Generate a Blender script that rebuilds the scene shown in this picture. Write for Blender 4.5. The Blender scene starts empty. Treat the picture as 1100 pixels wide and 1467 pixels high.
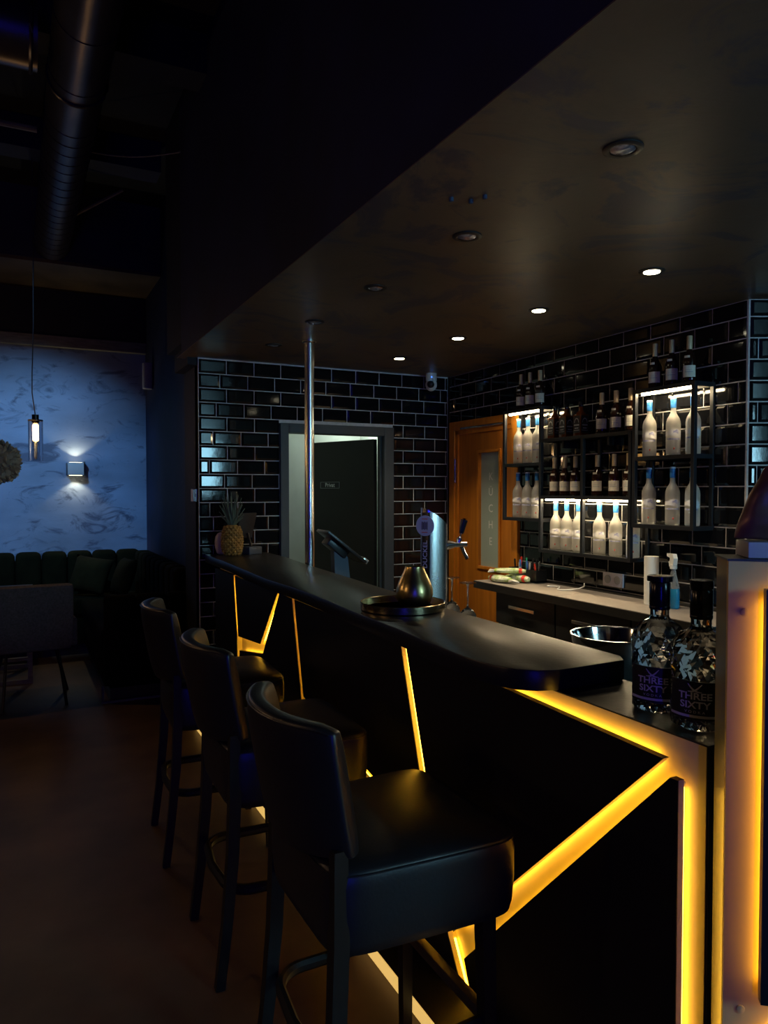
import bpy, bmesh, math, random
from mathutils import Vector, Matrix
random.seed(7)
S = bpy.context.scene
COL = S.collection
R = math.radians

# ------------------------------------------------------------------ camera
cam_d = bpy.data.cameras.new('camera')
cam = bpy.data.objects.new('camera', cam_d); COL.objects.link(cam)
cam.location = (0, 0, 1.57)
cam.rotation_euler = (R(90 - 1.63), 0, R(-26.67))
cam_d.sensor_fit = 'HORIZONTAL'; cam_d.sensor_width = 36.0
cam_d.lens = 1055.0 / 1100.0 * 36.0
cam_d.clip_start = 0.05
S.camera = cam
# ------------------------------------------------------------------ world, exposure
W = bpy.data.worlds.new('world'); S.world = W; W.use_nodes = True
W.node_tree.nodes['Background'].inputs[0].default_value = (0.25, 0.32, 0.6, 1)
W.node_tree.nodes['Background'].inputs[1].default_value = 0.0012
S.view_settings.view_transform = 'Standard'
S.view_settings.look = 'None'
S.view_settings.gamma = 1.0
S.view_settings.exposure = 0.0
S.view_settings.use_curve_mapping = False

# light levels
LED_Y = 9.5            # yellow strips of the bar
LED_W = 115.0           # white bars in the shelf
E_DOWN = 2.9           # lit downlights (W)
E_WINDOW = 27.0         # daylight window behind the camera
E_BLUE = 38.0          # blue tube lamp behind the camera
E_SPOT = 470.0          # cool spotlight on the far wall
E_ROOM = 5.0
E_FILL_PENDANT = 9.0       # unseen pendants added as warm fill for the room

# ------------------------------------------------------------------ materials
def mat(name, col, rough=0.5, metal=0.0, emit=None, estr=0.0, trans=0.0, ior=1.45, noise=0.0, nscale=6.0,
        bump=0.0, bscale=40.0, spec=0.5, coat=0.0, col2=None, stretch=None, alpha=1.0):
    m = bpy.data.materials.new(name); m.use_nodes = True
    nt = m.node_tree; p = nt.nodes['Principled BSDF']
    p.inputs['Base Color'].default_value = (*col, 1)
    p.inputs['Roughness'].default_value = rough
    p.inputs['Metallic'].default_value = metal
    p.inputs['IOR'].default_value = ior
    p.inputs['Specular IOR Level'].default_value = spec
    p.inputs['Transmission Weight'].default_value = trans
    p.inputs['Coat Weight'].default_value = coat
    p.inputs['Alpha'].default_value = alpha
    if emit:
        p.inputs['Emission Color'].default_value = (*emit, 1)
        p.inputs['Emission Strength'].default_value = estr
    tc = nt.nodes.new('ShaderNodeTexCoord')
    src = tc.outputs['Object']
    if stretch:
        mp = nt.nodes.new('ShaderNodeMapping'); mp.inputs['Scale'].default_value = stretch
        nt.links.new(src, mp.inputs['Vector']); src = mp.outputs['Vector']
    n = nt.nodes.new('ShaderNodeTexNoise')
    n.inputs['Scale'].default_value = nscale; n.inputs['Detail'].default_value = 5
    nt.links.new(src, n.inputs['Vector'])
    if noise > 0 or col2:
        r = nt.nodes.new('ShaderNodeValToRGB')
        a = col2 if col2 else tuple(c * (1 - noise) for c in col)
        b = col if col2 else tuple(min(1, c * (1 + noise)) for c in col)
        r.color_ramp.elements[0].color = (*a, 1); r.color_ramp.elements[0].position = 0.32
        r.color_ramp.elements[1].color = (*b, 1); r.color_ramp.elements[1].position = 0.68
        nt.links.new(n.outputs['Fac'], r.inputs['Fac'])
        nt.links.new(r.outputs['Color'], p.inputs['Base Color'])
    if bump > 0:
        n2 = nt.nodes.new('ShaderNodeTexNoise'); n2.inputs['Scale'].default_value = bscale
        n2.inputs['Detail'].default_value = 4
        nt.links.new(src, n2.inputs['Vector'])
        bp = nt.nodes.new('ShaderNodeBump'); bp.inputs['Strength'].default_value = bump
        bp.inputs['Distance'].default_value = 0.01
        nt.links.new(n2.outputs['Fac'], bp.inputs['Height'])
        nt.links.new(bp.outputs['Normal'], p.inputs['Normal'])
    return m

def stucco(name, base, dark, rough, scale, streak_lo, streak_hi, stretch=(1, 1, 1)):
    """trowelled decorative plaster: cloudy colour with darker trowel marks and low relief"""
    m = bpy.data.materials.new(name); m.use_nodes = True
    nt = m.node_tree; p = nt.nodes['Principled BSDF']
    tc = nt.nodes.new('ShaderNodeTexCoord')
    mp = nt.nodes.new('ShaderNodeMapping'); mp.inputs['Scale'].default_value = stretch
    nt.links.new(tc.outputs['Object'], mp.inputs['Vector'])
    n1 = nt.nodes.new('ShaderNodeTexNoise'); n1.inputs['Scale'].default_value = scale; n1.inputs['Detail'].default_value = 6
    n2 = nt.nodes.new('ShaderNodeTexNoise'); n2.inputs['Scale'].default_value = scale * 1.9
    n2.inputs['Detail'].default_value = 9; n2.inputs['Distortion'].default_value = 1.3; n2.inputs['Roughness'].default_value = 0.62
    for n in (n1, n2): nt.links.new(mp.outputs['Vector'], n.inputs['Vector'])
    r1 = nt.nodes.new('ShaderNodeValToRGB')
    r1.color_ramp.elements[0].color = (*[c * 0.62 for c in base], 1); r1.color_ramp.elements[0].position = 0.3
    r1.color_ramp.elements[1].color = (*base, 1); r1.color_ramp.elements[1].position = 0.7
    nt.links.new(n1.outputs['Fac'], r1.inputs['Fac'])
    r2 = nt.nodes.new('ShaderNodeValToRGB')
    r2.color_ramp.elements[0].color = (0, 0, 0, 1); r2.color_ramp.elements[0].position = streak_lo
    r2.color_ramp.elements[1].color = (1, 1, 1, 1); r2.color_ramp.elements[1].position = streak_hi
    nt.links.new(n2.outputs['Fac'], r2.inputs['Fac'])
    mx = nt.nodes.new('ShaderNodeMix'); mx.data_type = 'RGBA'
    nt.links.new(r2.outputs['Color'], mx.inputs[0])
    nt.links.new(r1.outputs['Color'], mx.inputs[6])
    mx.inputs[7].default_value = (*dark, 1)
    nt.links.new(mx.outputs[2], p.inputs['Base Color'])
    p.inputs['Roughness'].default_value = rough
    bp = nt.nodes.new('ShaderNodeBump'); bp.inputs['Strength'].default_value = 0.25; bp.inputs['Distance'].default_value = 0.01
    nt.links.new(n2.outputs['Fac'], bp.inputs['Height']); nt.links.new(bp.outputs['Normal'], p.inputs['Normal'])
    return m

M = {}
M['floor'] = mat('floor_brown', (0.115, 0.072, 0.042), 0.5, noise=0.4, nscale=2.2, bump=0.06, bscale=9)
M['black_paint'] = mat('black_paint', (0.008, 0.009, 0.013), 0.75, noise=0.3, nscale=3, bump=0.2, bscale=6)
M['navy_paint'] = mat('navy_black_paint', (0.008, 0.010, 0.042), 0.7, noise=0.35, nscale=2.5, bump=0.15, bscale=5)
M['bronze_paint'] = mat('bronze_paint', (0.07, 0.045, 0.025), 0.55, noise=0.4, nscale=3)
M['trim_grey'] = mat('grey_trim', (0.13, 0.125, 0.10), 0.6, noise=0.3, nscale=8, stretch=(1, 8, 8))
M['bar_ceiling'] = stucco('brown_plaster_ceiling', (0.20, 0.145, 0.085), (0.075, 0.066, 0.080), 0.40, 1.3, 0.52, 0.60)
M['blue_lit_wall'] = stucco('blue_lit_grey_plaster', (0.20, 0.26, 0.38), (0.055, 0.075, 0.13), 0.55, 1.5, 0.53, 0.64, (1, 1, 2.2))  # grey plaster under blue light: the blue is put into its colour
M['tile'] = mat('black_glazed_tile', (0.006, 0.0065, 0.008), 0.07, spec=0.55, bump=0.03, bscale=14)
M['grout'] = mat('white_grout', (0.62, 0.59, 0.57), 0.85, noise=0.12, nscale=30)
M['door_frame'] = mat('dark_grey_frame', (0.026, 0.033, 0.042), 0.45, noise=0.1)
M['door_black'] = mat('black_door', (0.006, 0.006, 0.0065), 0.5, noise=0.1)
M['white_plaster'] = mat('white_plaster', (0.72, 0.76, 0.70), 0.7, noise=0.04)
M['orange_wood'] = mat('orange_wood', (0.66, 0.24, 0.022), 0.38, col2=(0.48, 0.16, 0.012), nscale=3.5, stretch=(6, 6, 0.5))
M['orange_wood_d'] = mat('orange_wood_door', (0.58, 0.20, 0.018), 0.4, col2=(0.40, 0.13, 0.010), nscale=3.0, stretch=(6, 6, 0.45))
M['frost_pane'] = mat('frosted_pane', (0.36, 0.45, 0.40), 0.35, noise=0.06, nscale=1.5)
M['letter_white'] = mat('letter_white', (0.80, 0.82, 0.78), 0.5)
M['letter_dark'] = mat('letter_dark', (0.03, 0.035, 0.05), 0.5)
M['letter_grey'] = mat('letter_grey', (0.30, 0.31, 0.33), 0.4)
M['letter_pale'] = mat('letter_silver', (0.6, 0.6, 0.62), 0.4)
M['chrome'] = mat('brushed_steel', (0.76, 0.74, 0.70), 0.27, 1.0, noise=0.06, nscale=20)
M['polished'] = mat('polished_steel', (0.8, 0.8, 0.8), 0.1, 1.0)
M['counter'] = mat('black_laminate', (0.014, 0.013, 0.013), 0.34, noise=0.25, nscale=7, bump=0.05, bscale=60, spec=0.5)
M['panel_black'] = mat('panel_black', (0.0075, 0.007, 0.0065), 0.42, noise=0.2, nscale=5)
M['cream_board'] = mat('cream_board', (0.74, 0.62, 0.32), 0.5, noise=0.04, nscale=9)
M['led_yellow'] = mat('led_yellow', (1, .8, .3), 0.5, emit=(1.0, 0.56, 0.045), estr=LED_Y)
M['led_floor'] = mat('led_cream_diffuser', (0.9, .8, .5), 0.5, emit=(1.0, 0.62, 0.16), estr=0.75)
M['led_white'] = mat('led_white', (1, 1, 1), 0.5, emit=(1.0, 0.77, 0.44), estr=LED_W)
M['downlight'] = mat('downlight_glow', (1, 1, 1), 0.5, emit=(1.0, 0.9, 0.62), estr=18.0)
M['lens_off'] = mat('downlight_lens_off', (0.55, 0.57, 0.6), 0.15, 0.6, noise=0.4, nscale=60)
M['ring_black'] = mat('downlight_ring', (0.02, 0.02, 0.02), 0.35, noise=0.1)
M['leather'] = mat('black_leather', (0.013, 0.0125, 0.013), 0.38, noise=0.15, nscale=12, bump=0.05, bscale=120, spec=0.8)
M['black_wood'] = mat('black_stained_wood', (0.011, 0.009, 0.0075), 0.4, noise=0.3, nscale=10, stretch=(8, 8, 1))
M['foot_metal'] = mat('bronze_foot_bar', (0.14, 0.12, 0.09), 0.35, 0.8, noise=0.2, nscale=14)
M['shelf_metal'] = mat('black_powder_coat', (0.010, 0.012, 0.017), 0.45, noise=0.1, nscale=20)
M['shelf_board'] = mat('dark_glass_shelf', (0.03, 0.03, 0.03), 0.12, noise=0.1)
M['frosted'] = mat('frosted_glass', (0.86, 0.84, 0.78), 0.48, trans=0.72, noise=0.03, nscale=15)
M['frost_art'] = mat('label_pale', (0.93, 0.93, 0.95), 0.5, noise=0.05, nscale=60)
M['frost_blue'] = mat('label_lilac', (0.30, 0.33, 0.66), 0.5, col2=(0.72, 0.73, 0.85), nscale=55)
M['red_dot'] = mat('label_red', (0.75, 0.12, 0.10), 0.5, noise=0.1)
M['cap_blue'] = mat('foil_blue', (0.015, 0.13, 0.52), 0.35, 0.2, col2=(0.08, 0.33, 0.75), nscale=45)
M['cap_top'] = mat('foil_pale', (0.70, 0.70, 0.85), 0.4, noise=0.05)
M['cognac'] = mat('dark_amber_glass', (0.020, 0.007, 0.004), 0.07, noise=0.2, spec=0.6)
M['cap_gold'] = mat('capsule_beige', (0.62, 0.47, 0.28), 0.4, 0.15, noise=0.12, nscale=40)
M['label_cream'] = mat('label_cream', (0.74, 0.68, 0.55), 0.6, noise=0.06, nscale=30)
M['whiskey'] = mat('whiskey_glass', (0.13, 0.030, 0.006), 0.06, noise=0.3, nscale=25, spec=0.6)
M['label_black'] = mat('label_black', (0.012, 0.012, 0.014), 0.45, noise=0.2)
M['label_grey'] = mat('label_grey_print', (0.42, 0.42, 0.42), 0.55, noise=0.15, nscale=40)
M['clear_glass'] = mat('clear_glass', (0.97, 0.97, 0.97), 0.03, trans=1.0, ior=1.48)
M['vodka_gold'] = mat('clear_glass_warm', (0.96, 0.86, 0.72), 0.03, trans=1.0, ior=1.45)
M['cap_black'] = mat('gloss_black_cap', (0.008, 0.008, 0.012), 0.18, noise=0.1)
M['brass'] = mat('antique_brass', (0.66, 0.50, 0.22), 0.28, 1.0, noise=0.25, nscale=14, bump=0.12, bscale=30)
M['tray'] = mat('dark_brass_tray', (0.46, 0.37, 0.22), 0.26, 1.0, noise=0.25, nscale=10)
M['pineapple'] = mat('pineapple_skin', (0.42, 0.22, 0.05), 0.6, col2=(0.20, 0.11, 0.03), nscale=35)
M['leaf'] = mat('pineapple_leaf', (0.11, 0.15, 0.11), 0.55, noise=0.3, nscale=20)
M['black_plastic'] = mat('black_plastic', (0.012, 0.012, 0.013), 0.3, noise=0.1)
M['dark_card'] = mat('dark_grey_card', (0.045, 0.043, 0.042), 0.5, noise=0.1)
M['blue_plastic'] = mat('blue_grey_plastic', (0.05, 0.075, 0.12), 0.4, noise=0.1)
M['white_plastic'] = mat('white_plastic', (0.75, 0.75, 0.73), 0.4, noise=0.03)
M['lilac_white'] = mat('pale_glaze', (0.62, 0.58, 0.66), 0.35, noise=0.1)
M['badge'] = mat('badge_lilac', (0.50, 0.52, 0.80), 0.4, noise=0.04)
M['worktop'] = mat('grey_beige_worktop', (0.27, 0.235, 0.21), 0.5, noise=0.08, nscale=9)
M['cabinet'] = mat('anthracite_cabinet', (0.020, 0.019, 0.018), 0.45, noise=0.1)
M['dark_void'] = mat('dark_interior', (0.006, 0.006, 0.006), 0.8, noise=0.1)
M['spray_blue'] = mat('blue_cleaner', (0.03, 0.32, 0.62), 0.15, trans=0.35, noise=0.05)
M['spray_clear'] = mat('clear_plastic', (0.75, 0.85, 0.95), 0.12, trans=0.85, ior=1.3)
M['paper'] = mat('white_paper', (0.78, 0.77, 0.74), 0.8, noise=0.04)
M['pack_green'] = mat('green_white_wrap', (0.30, 0.48, 0.06), 0.3, col2=(0.80, 0.82, 0.72), nscale=9, stretch=(3, 1, 3))
M['pack_white'] = mat('clear_white_wrap', (0.72, 0.70, 0.64), 0.25, noise=0.2, nscale=14, bump=0.3, bscale=20)
M['red'] = mat('red_plastic', (0.75, 0.05, 0.03), 0.4, noise=0.08)
M['green'] = mat('green_plastic', (0.03, 0.34, 0.16), 0.4, noise=0.08)
M['blue'] = mat('blue_plastic', (0.06, 0.16, 0.55), 0.4, noise=0.08)
M['light_wood'] = mat('light_wood', (0.55, 0.36, 0.18), 0.55, noise=0.15, nscale=10, stretch=(1, 6, 6))
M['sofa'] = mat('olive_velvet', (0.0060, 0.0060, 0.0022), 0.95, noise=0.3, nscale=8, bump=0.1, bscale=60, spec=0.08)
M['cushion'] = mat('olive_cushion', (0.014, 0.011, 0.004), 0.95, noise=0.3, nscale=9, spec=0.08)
M['grey_fabric'] = mat('grey_woven_fabric', (0.085, 0.075, 0.072), 0.9, noise=0.25, nscale=70, bump=0.2, bscale=160)
M['table_dark'] = mat('dark_table_top', (0.03, 0.022, 0.018), 0.5, noise=0.2)
M['duct'] = mat('painted_duct_metal', (0.085, 0.075, 0.07), 0.34, 0.75, noise=0.2, nscale=5)
M['cable'] = mat('dark_cable', (0.03, 0.03, 0.035), 0.5, noise=0.05)
M['dried'] = mat('dried_petal', (0.36, 0.30, 0.20), 0.8, noise=0.35, nscale=18)
M['smoke_glass'] = mat('smoked_glass', (0.62, 0.56, 0.58), 0.02, trans=1.0, ior=1.1)
M['filament'] = mat('filament', (1, .7, .3), 0.5, emit=(1.0, 0.50, 0.10), estr=22.0)
M['bulb_stem'] = mat('bulb_stem', (0.55, 0.75, 0.95), 0.1, trans=0.3, noise=0.05)
M['lamp_grey'] = mat('grey_lamp_housing', (0.34, 0.33, 0.34), 0.5, noise=0.06)
M['lamp_glow'] = mat('wall_lamp_glow', (1, .9, .6), 0.5, emit=(1.0, 0.82, 0.45), estr=7.0)
M['window_glow'] = mat('daylight_pane', (0.6, 0.8, 1), 0.5, emit=(0.36, 0.78, 1.0), estr=E_WINDOW)
M['tube_blue'] = mat('blue_tube', (0.1, 0.1, 1), 0.5, emit=(0.02, 0.015, 1.0), estr=E_BLUE)
M['partition_side'] = mat('gloss_grey_laminate', (0.26, 0.26, 0.22), 0.20, noise=0.1, spec=0.8)
M['mauve_board'] = mat('cream_board_warm', (0.60, 0.43, 0.19), 0.5, noise=0.05, nscale=7)
M['statue'] = mat('bronze_resin', (0.27, 0.15, 0.10), 0.38, 0.35, noise=0.35, nscale=14, bump=0.1, bscale=30)
M['statue_base'] = mat('pale_stone_base', (0.50, 0.47, 0.55), 0.5, noise=0.08)
M['led_blue_dot'] = mat('camera_led', (0.1, .3, 1), 0.5, emit=(0.05, 0.2, 1.0), estr=3.0)

# ------------------------------------------------------------------ mesh helpers
class MB:
    def __init__(s): s.v = []; s.f = []
    def add(s, vs, fs):
        o = len(s.v); s.v += [tuple(v) for v in vs]; s.f += [tuple(i + o for i in f) for f in fs]; return s
    def bm(s, b):
        b.verts.index_update()
        return s.add([v.co[:] for v in b.verts], [[v.index for v in f.verts] for f in b.faces])
    def box(s, x0, x1, y0, y1, z0, z1, bev=0.0, seg=2):
        b = bmesh.new()
        bmesh.ops.create_cube(b, size=1)
        for v in b.verts:
            v.co = ((x0 + x1) / 2 + v.co.x * (x1 - x0), (y0 + y1) / 2 + v.co.y * (y1 - y0), (z0 + z1) / 2 + v.co.z * (z1 - z0))
        if bev > 0:
            bmesh.ops.bevel(b, geom=b.edges[:], offset=bev, segments=seg, affect='EDGES', profile=0.6)
        s.bm(b); b.free(); return s
    def obox(s, c, ax, ay, az, hx, hy, hz, bev=0.0):
        """box with arbitrary axes; c centre, h half sizes"""
        b = bmesh.new(); bmesh.ops.create_cube(b, size=2)
        for v in b.verts: v.co = (v.co.x * hx, v.co.y * hy, v.co.z * hz)
        if bev > 0: bmesh.ops.bevel(b, geom=b.edges[:], offset=bev, segments=2, affect='EDGES', profile=0.6)
        c, ax, ay, az = Vector(c), Vector(ax).normalized(), Vector(ay).normalized(), Vector(az).normalized()
        for v in b.verts:
            p = v.co.copy(); v.co = c + ax * p.x + ay * p.y + az * p.z
        s.bm(b); b.free(); return s
    def lathe(s, prof, n=24, c=(0, 0, 0), jit=0.0, ang0=0.0, sx=1.0, sy=1.0):
        vs, fs = [], []
        for k, (r, z) in enumerate(prof):
            for i in range(n):
                a = 2 * math.pi * i / n + ang0
                rr = r * (1 + (random.uniform(-jit, jit) if jit else 0))
                vs.append((c[0] + rr * sx * math.cos(a), c[1] + rr * sy * math.sin(a), c[2] + z))
        for k in range(len(prof) - 1):
            for i in range(n):
                j = (i + 1) % n
                fs.append((k * n + i, k * n + j, (k + 1) * n + j, (k + 1) * n + i))
        if prof[0][0] > 1e-6: fs.append(tuple(reversed(range(n))))
        if prof[-1][0] > 1e-6: fs.append(tuple((len(prof) - 1) * n + i for i in range(n)))
        return s.add(vs, fs)
    def tube(s, pts, r, n=8, closed=False, flat=1.0):
        pts = [Vector(p) for p in pts]; m = len(pts)
        rs = r if isinstance(r, (list, tuple)) else [r] * m
        vs, fs = [], []
        up = Vector((0, 0, 1))
        for k in range(m):
            a = pts[(k - 1) % m] if (closed or k > 0) else pts[k]
            b = pts[(k + 1) % m] if (closed or k < m - 1) else pts[k]
            t = (b - a).normalized()
            ref = up if abs(t.dot(up)) < 0.95 else Vector((1, 0, 0))
            u = t.cross(ref).normalized(); w = u.cross(t).normalized()
            for i in range(n):
                th = 2 * math.pi * (i + 0.5) / n
                vs.append(pts[k] + u * math.cos(th) * rs[k] + w * math.sin(th) * rs[k] * flat)
        rng = m if closed else m - 1
        for k in range(rng):
            for i in range(n):
                j = (i + 1) % n; k2 = (k + 1) % m
                fs.append((k * n + i, k * n + j, k2 * n + j, k2 * n + i))
        if not closed:
            fs.append(tuple(reversed(range(n)))); fs.append(tuple((m - 1) * n + i for i in range(n)))
        return s.add(vs, fs)
    def prism(s, poly, f0, f1):
        """poly list of 2-D points, f0/f1 map a point to its two 3-D ends"""
        n = len(poly)
        vs = [f0(p) for p in poly] + [f1(p) for p in poly]
        fs = [tuple(range(n)), tuple(reversed(range(n, 2 * n)))]
        for i in range(n):
            j = (i + 1) % n
            fs.append((i, i + n, j + n, j))
        return s.add(vs, fs)
    def ball(s, c, r, seg=12, rings=8, sc=(1, 1, 1)):
        b = bmesh.new(); bmesh.ops.create_uvsphere(b, u_segments=seg, v_segments=rings, radius=r)
        for v in b.verts: v.co = (c[0] + v.co.x * sc[0], c[1] + v.co.y * sc[1], c[2] + v.co.z * sc[2])
        s.bm(b); b.free(); return s
    def mesh(s, name, smooth=True, ang=38):
        me = bpy.data.meshes.new(name); me.from_pydata(s.v, [], s.f); me.validate()
        b = bmesh.new(); b.from_mesh(me); bmesh.ops.recalc_face_normals(b, faces=b.faces[:]); b.to_mesh(me); b.free()
        if smooth:
            me.polygons.foreach_set('use_smooth', [True] * len(me.polygons))
            me.set_sharp_from_angle(angle=R(ang))
        me.update(); return me

def link(name, me, m=None, parent=None, loc=None):
    if m is not None and len(me.materials) == 0: me.materials.append(M[m] if isinstance(m, str) else m)
    o = bpy.data.objects.new(name, me); COL.objects.link(o)
    if parent: o.parent = parent
    if loc: o.location = loc
    return o
def rootloc(p):
    l = Vector((0, 0, 0))
    while p: l += p.location; p = p.parent
    return l
def part(name, mb, m, parent, world=False, smooth=True, label=None, ang=38):
    if world:
        l = rootloc(parent); mb.v = [(v[0] - l.x, v[1] - l.y, v[2] - l.z) for v in mb.v]
    o = link(name, mb.mesh(name, smooth, ang), m, parent)
    if label: o['label'] = label
    return o
def tag(o, label, cat, group=None):
    o['label'] = label; o['category'] = cat
    if group: o['group'] = group
    return o
def thing(name, label, cat, loc, rz=0.0, group=None):
    o = bpy.data.objects.new(name, None); COL.objects.link(o)
    o.empty_display_size = 0.05
    o.location = loc; o.rotation_euler = (0, 0, rz)
    return tag(o, label, cat, group)
def single(name, mb, m, label, cat, base, smooth=True, group=None, ang=38):
    """one-mesh thing given in world coordinates, origin moved to base"""
    mb.v = [(v[0] - base[0], v[1] - base[1], v[2] - base[2]) for v in mb.v]
    o = link(name, mb.mesh(name, smooth, ang), m, None, base)
    return tag(o, label, cat, group)
def struct(name, mb, m, parent=None, smooth=False):
    o = link(name, mb.mesh(name, smooth), m, parent)
    if not parent: o['kind'] = 'structure'
    return o
def copy_tree(o, parent=None):
    c = o.copy(); COL.objects.link(c); c.parent = parent
    for ch in list(o.children): copy_tree(ch, c)
    return c
def lamp(name, kind, loc, energy, col, parent=None, rot=(0, 0, 0), **kw):
    d = bpy.data.lights.new(name, kind); d.energy = energy; d.color = col
    for k, v in kw.items(): setattr(d, k, v)
    o = bpy.data.objects.new(name, d); COL.objects.link(o)
    o.location = loc; o.rotation_euler = rot
    if parent: o.parent = parent
    return o
def text_mb(txt, size, fn, ext=0.0, bold=0.0):
    """text as mesh; fn maps (x, y) in text space to a 3-D point"""
    cu = bpy.data.curves.new('t', 'FONT'); cu.body = txt; cu.size = size
    cu.align_x = 'CENTER'; cu.align_y = 'CENTER'; cu.resolution_u = 3; cu.offset = bold
    o = bpy.data.objects.new('t', cu); COL.objects.link(o)
    bpy.context.view_layer.update()
    me = bpy.data.meshes.new_from_object(o.evaluated_get(bpy.context.evaluated_depsgraph_get()))
    mb = MB(); mb.add([fn(v.co.x, v.co.y) for v in me.vertices], [tuple(p.vertices) for p in me.polygons])
    bpy.data.objects.remove(o); bpy.data.curves.remove(cu); bpy.data.meshes.remove(me)
    return mb

# ================================================================== SETTING
ZC = 2.512          # bar ceiling
YB = 5.25           # tiled back wall
XR = 3.24           # tiled shelf wall
ZH = 4.25           # high ceiling
YF = 8.2            # far blue wall
struct('floor', MB().box(-5, 6.5, -2.7, 8.4, -0.12, 0.0), 'floor')
struct('ceiling', MB().box(-5, 6.5, -2.7, 8.4, ZH, ZH + 0.1), 'black_paint')
# dropped ceiling over the bar
dc = struct('ceiling_bar', MB().box(1.045, 6.5, -2.6, YB + 0.1, ZC, ZC + 0.004).box(1.16, 6.5, -2.6, YB + 0.1, ZC + 0.004, ZC + 0.08), 'bar_ceiling')
struct('wall_bulkhead_side', MB().box(1.045, 1.16, -2.6, 5.2, ZC + 0.004, ZH), 'navy_paint')
# pilaster and partition beside the tiled wall
struct('wall_pilaster', MB().box(1.17, 1.5, YB + 0.012, 5.72, 0, ZH).box(1.045, 1.5, 5.2, 5.72, ZC + 0.08, ZH).box(1.10, 1.5, YB + 0.012, 5.72, 2.46, ZC + 0.08), 'black_paint')
struct('wall_side', MB().box(1.27, 1.4, 5.72, YF, 0, ZH), 'navy_paint')  # light falloff along this wall is put into its dark navy colour
struct('wall_far', MB().box(-5, 1.4, YF, YF + 0.12, 0, 3.02), 'blue_lit_wall')
struct('wall_far_upper', MB().box(-5, 1.4, YF, YF + 0.12, 3.02, ZH), 'black_paint')
struct('trim_1', MB().box(-5, 1.27, YF - 0.07, YF, 3.02, 3.13, 0.006), 'trim_grey')
struct('wall_bulkhead_far', MB().box(-5, 1.27, 7.25, YF, 3.63, ZH), 'navy_paint')
struct('trim_2', MB().box(-5, 1.27, 7.25, YF, 3.60, 3.63), 'bronze_paint')
for i, (y, z) in enumerate(((2.2, 4.02), (4.4, 4.02), (5.9, 4.02))):
    struct('trim_%d' % (3 + i), MB().box(-5, 1.045, y, y + 0.22, z, ZH), 'navy_paint' if i != 1 else 'black_paint')
# wall behind the camera with the daylight window
struct('wall_front', MB().box(-5, 2.30, -2.7, -2.6, 0, ZH).box(3.30, 6.5, -2.7, -2.6, 0, ZH).box(2.30, 3.30, -2.7, -2.6, 0, 1.52).box(2.30, 3.30, -2.7, -2.6, 2.46, ZH), 'black_paint')
w1 = struct('window_1', MB().box(2.30, 3.30, -2.67, -2.62, 1.52, 1.57).box(2.30, 3.30, -2.67, -2.62, 2.42, 2.46), 'door_frame')
for i in range(3):
    x = 2.33 + i * 0.47
    struct('mullion', MB().box(x - 0.03, x + 0.03, -2.67, -2.62, 1.57, 2.42), 'door_frame', w1)
for i in range(2):
    x = 2.33 + i * 0.47
    struct('pane', MB().box(x + 0.03, x + 0.44, -2.652, -2.646, 1.57, 2.42), 'window_glow', w1)
struct('wall_left', MB().box(-5.1, -5, -2.7, 8.4, 0, ZH), 'black_paint')

# ---- tiled walls: every tile is its own object
tile_cache = {}
def tile_mesh(w, h):
    k = (round(w, 3), round(h, 3))
    if k not in tile_cache:
        bx, t0, t1 = 0.014, 0.0025, 0.0085
        x, z = w / 2, h / 2; xi, zi = max(x - bx, x * 0.3), max(z - bx, z * 0.3)
        v = [(-x, 0, -z), (x, 0, -z), (x, 0, z), (-x, 0, z), (-x, -t0, -z), (x, -t0, -z), (x, -t0, z), (-x, -t0, z),
             (-xi, -t1, -zi), (xi, -t1, -zi), (xi, -t1, zi), (-xi, -t1, zi)]
        f = [(3, 2, 1, 0), (0, 1, 5, 4), (1, 2, 6, 5), (2, 3, 7, 6), (3, 0, 4, 7), (4, 5, 9, 8), (5, 6, 10, 9), (6, 7, 11, 10), (7, 4, 8, 11), (8, 9, 10, 11)]
        me = bpy.data.meshes.new('tile'); me.from_pydata(v, [], f)
        b = bmesh.new(); b.from_mesh(me); bmesh.ops.recalc_face_normals(b, faces=b.faces[:]); b.to_mesh(me); b.free()
        me.materials.append(M['tile']); tile_cache[k] = me
    return tile_cache[k]
def tile_row(wall, u0, u1, zc, h, joint, pitch, place, rz, g=0.0062):
    """tiles between u0 and u1; joints at joint + k*pitch"""
    k = math.floor((u0 - joint) / pitch); u = u0
    while u < u1 - 0.006:
        e = min(u1, joint + (k + 1) * pitch); k += 1
        if e - u > 0.016:
            o = bpy.data.objects.new('tile', tile_mesh(e - u - g, h - g)); COL.objects.link(o)
            o.parent = wall; o.location = place((u + e) / 2, zc)
            o.rotation_euler = (R(random.uniform(-0.35, 0.35)), 0, rz + R(random.uniform(-0.35, 0.35)))
        u = e
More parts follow.
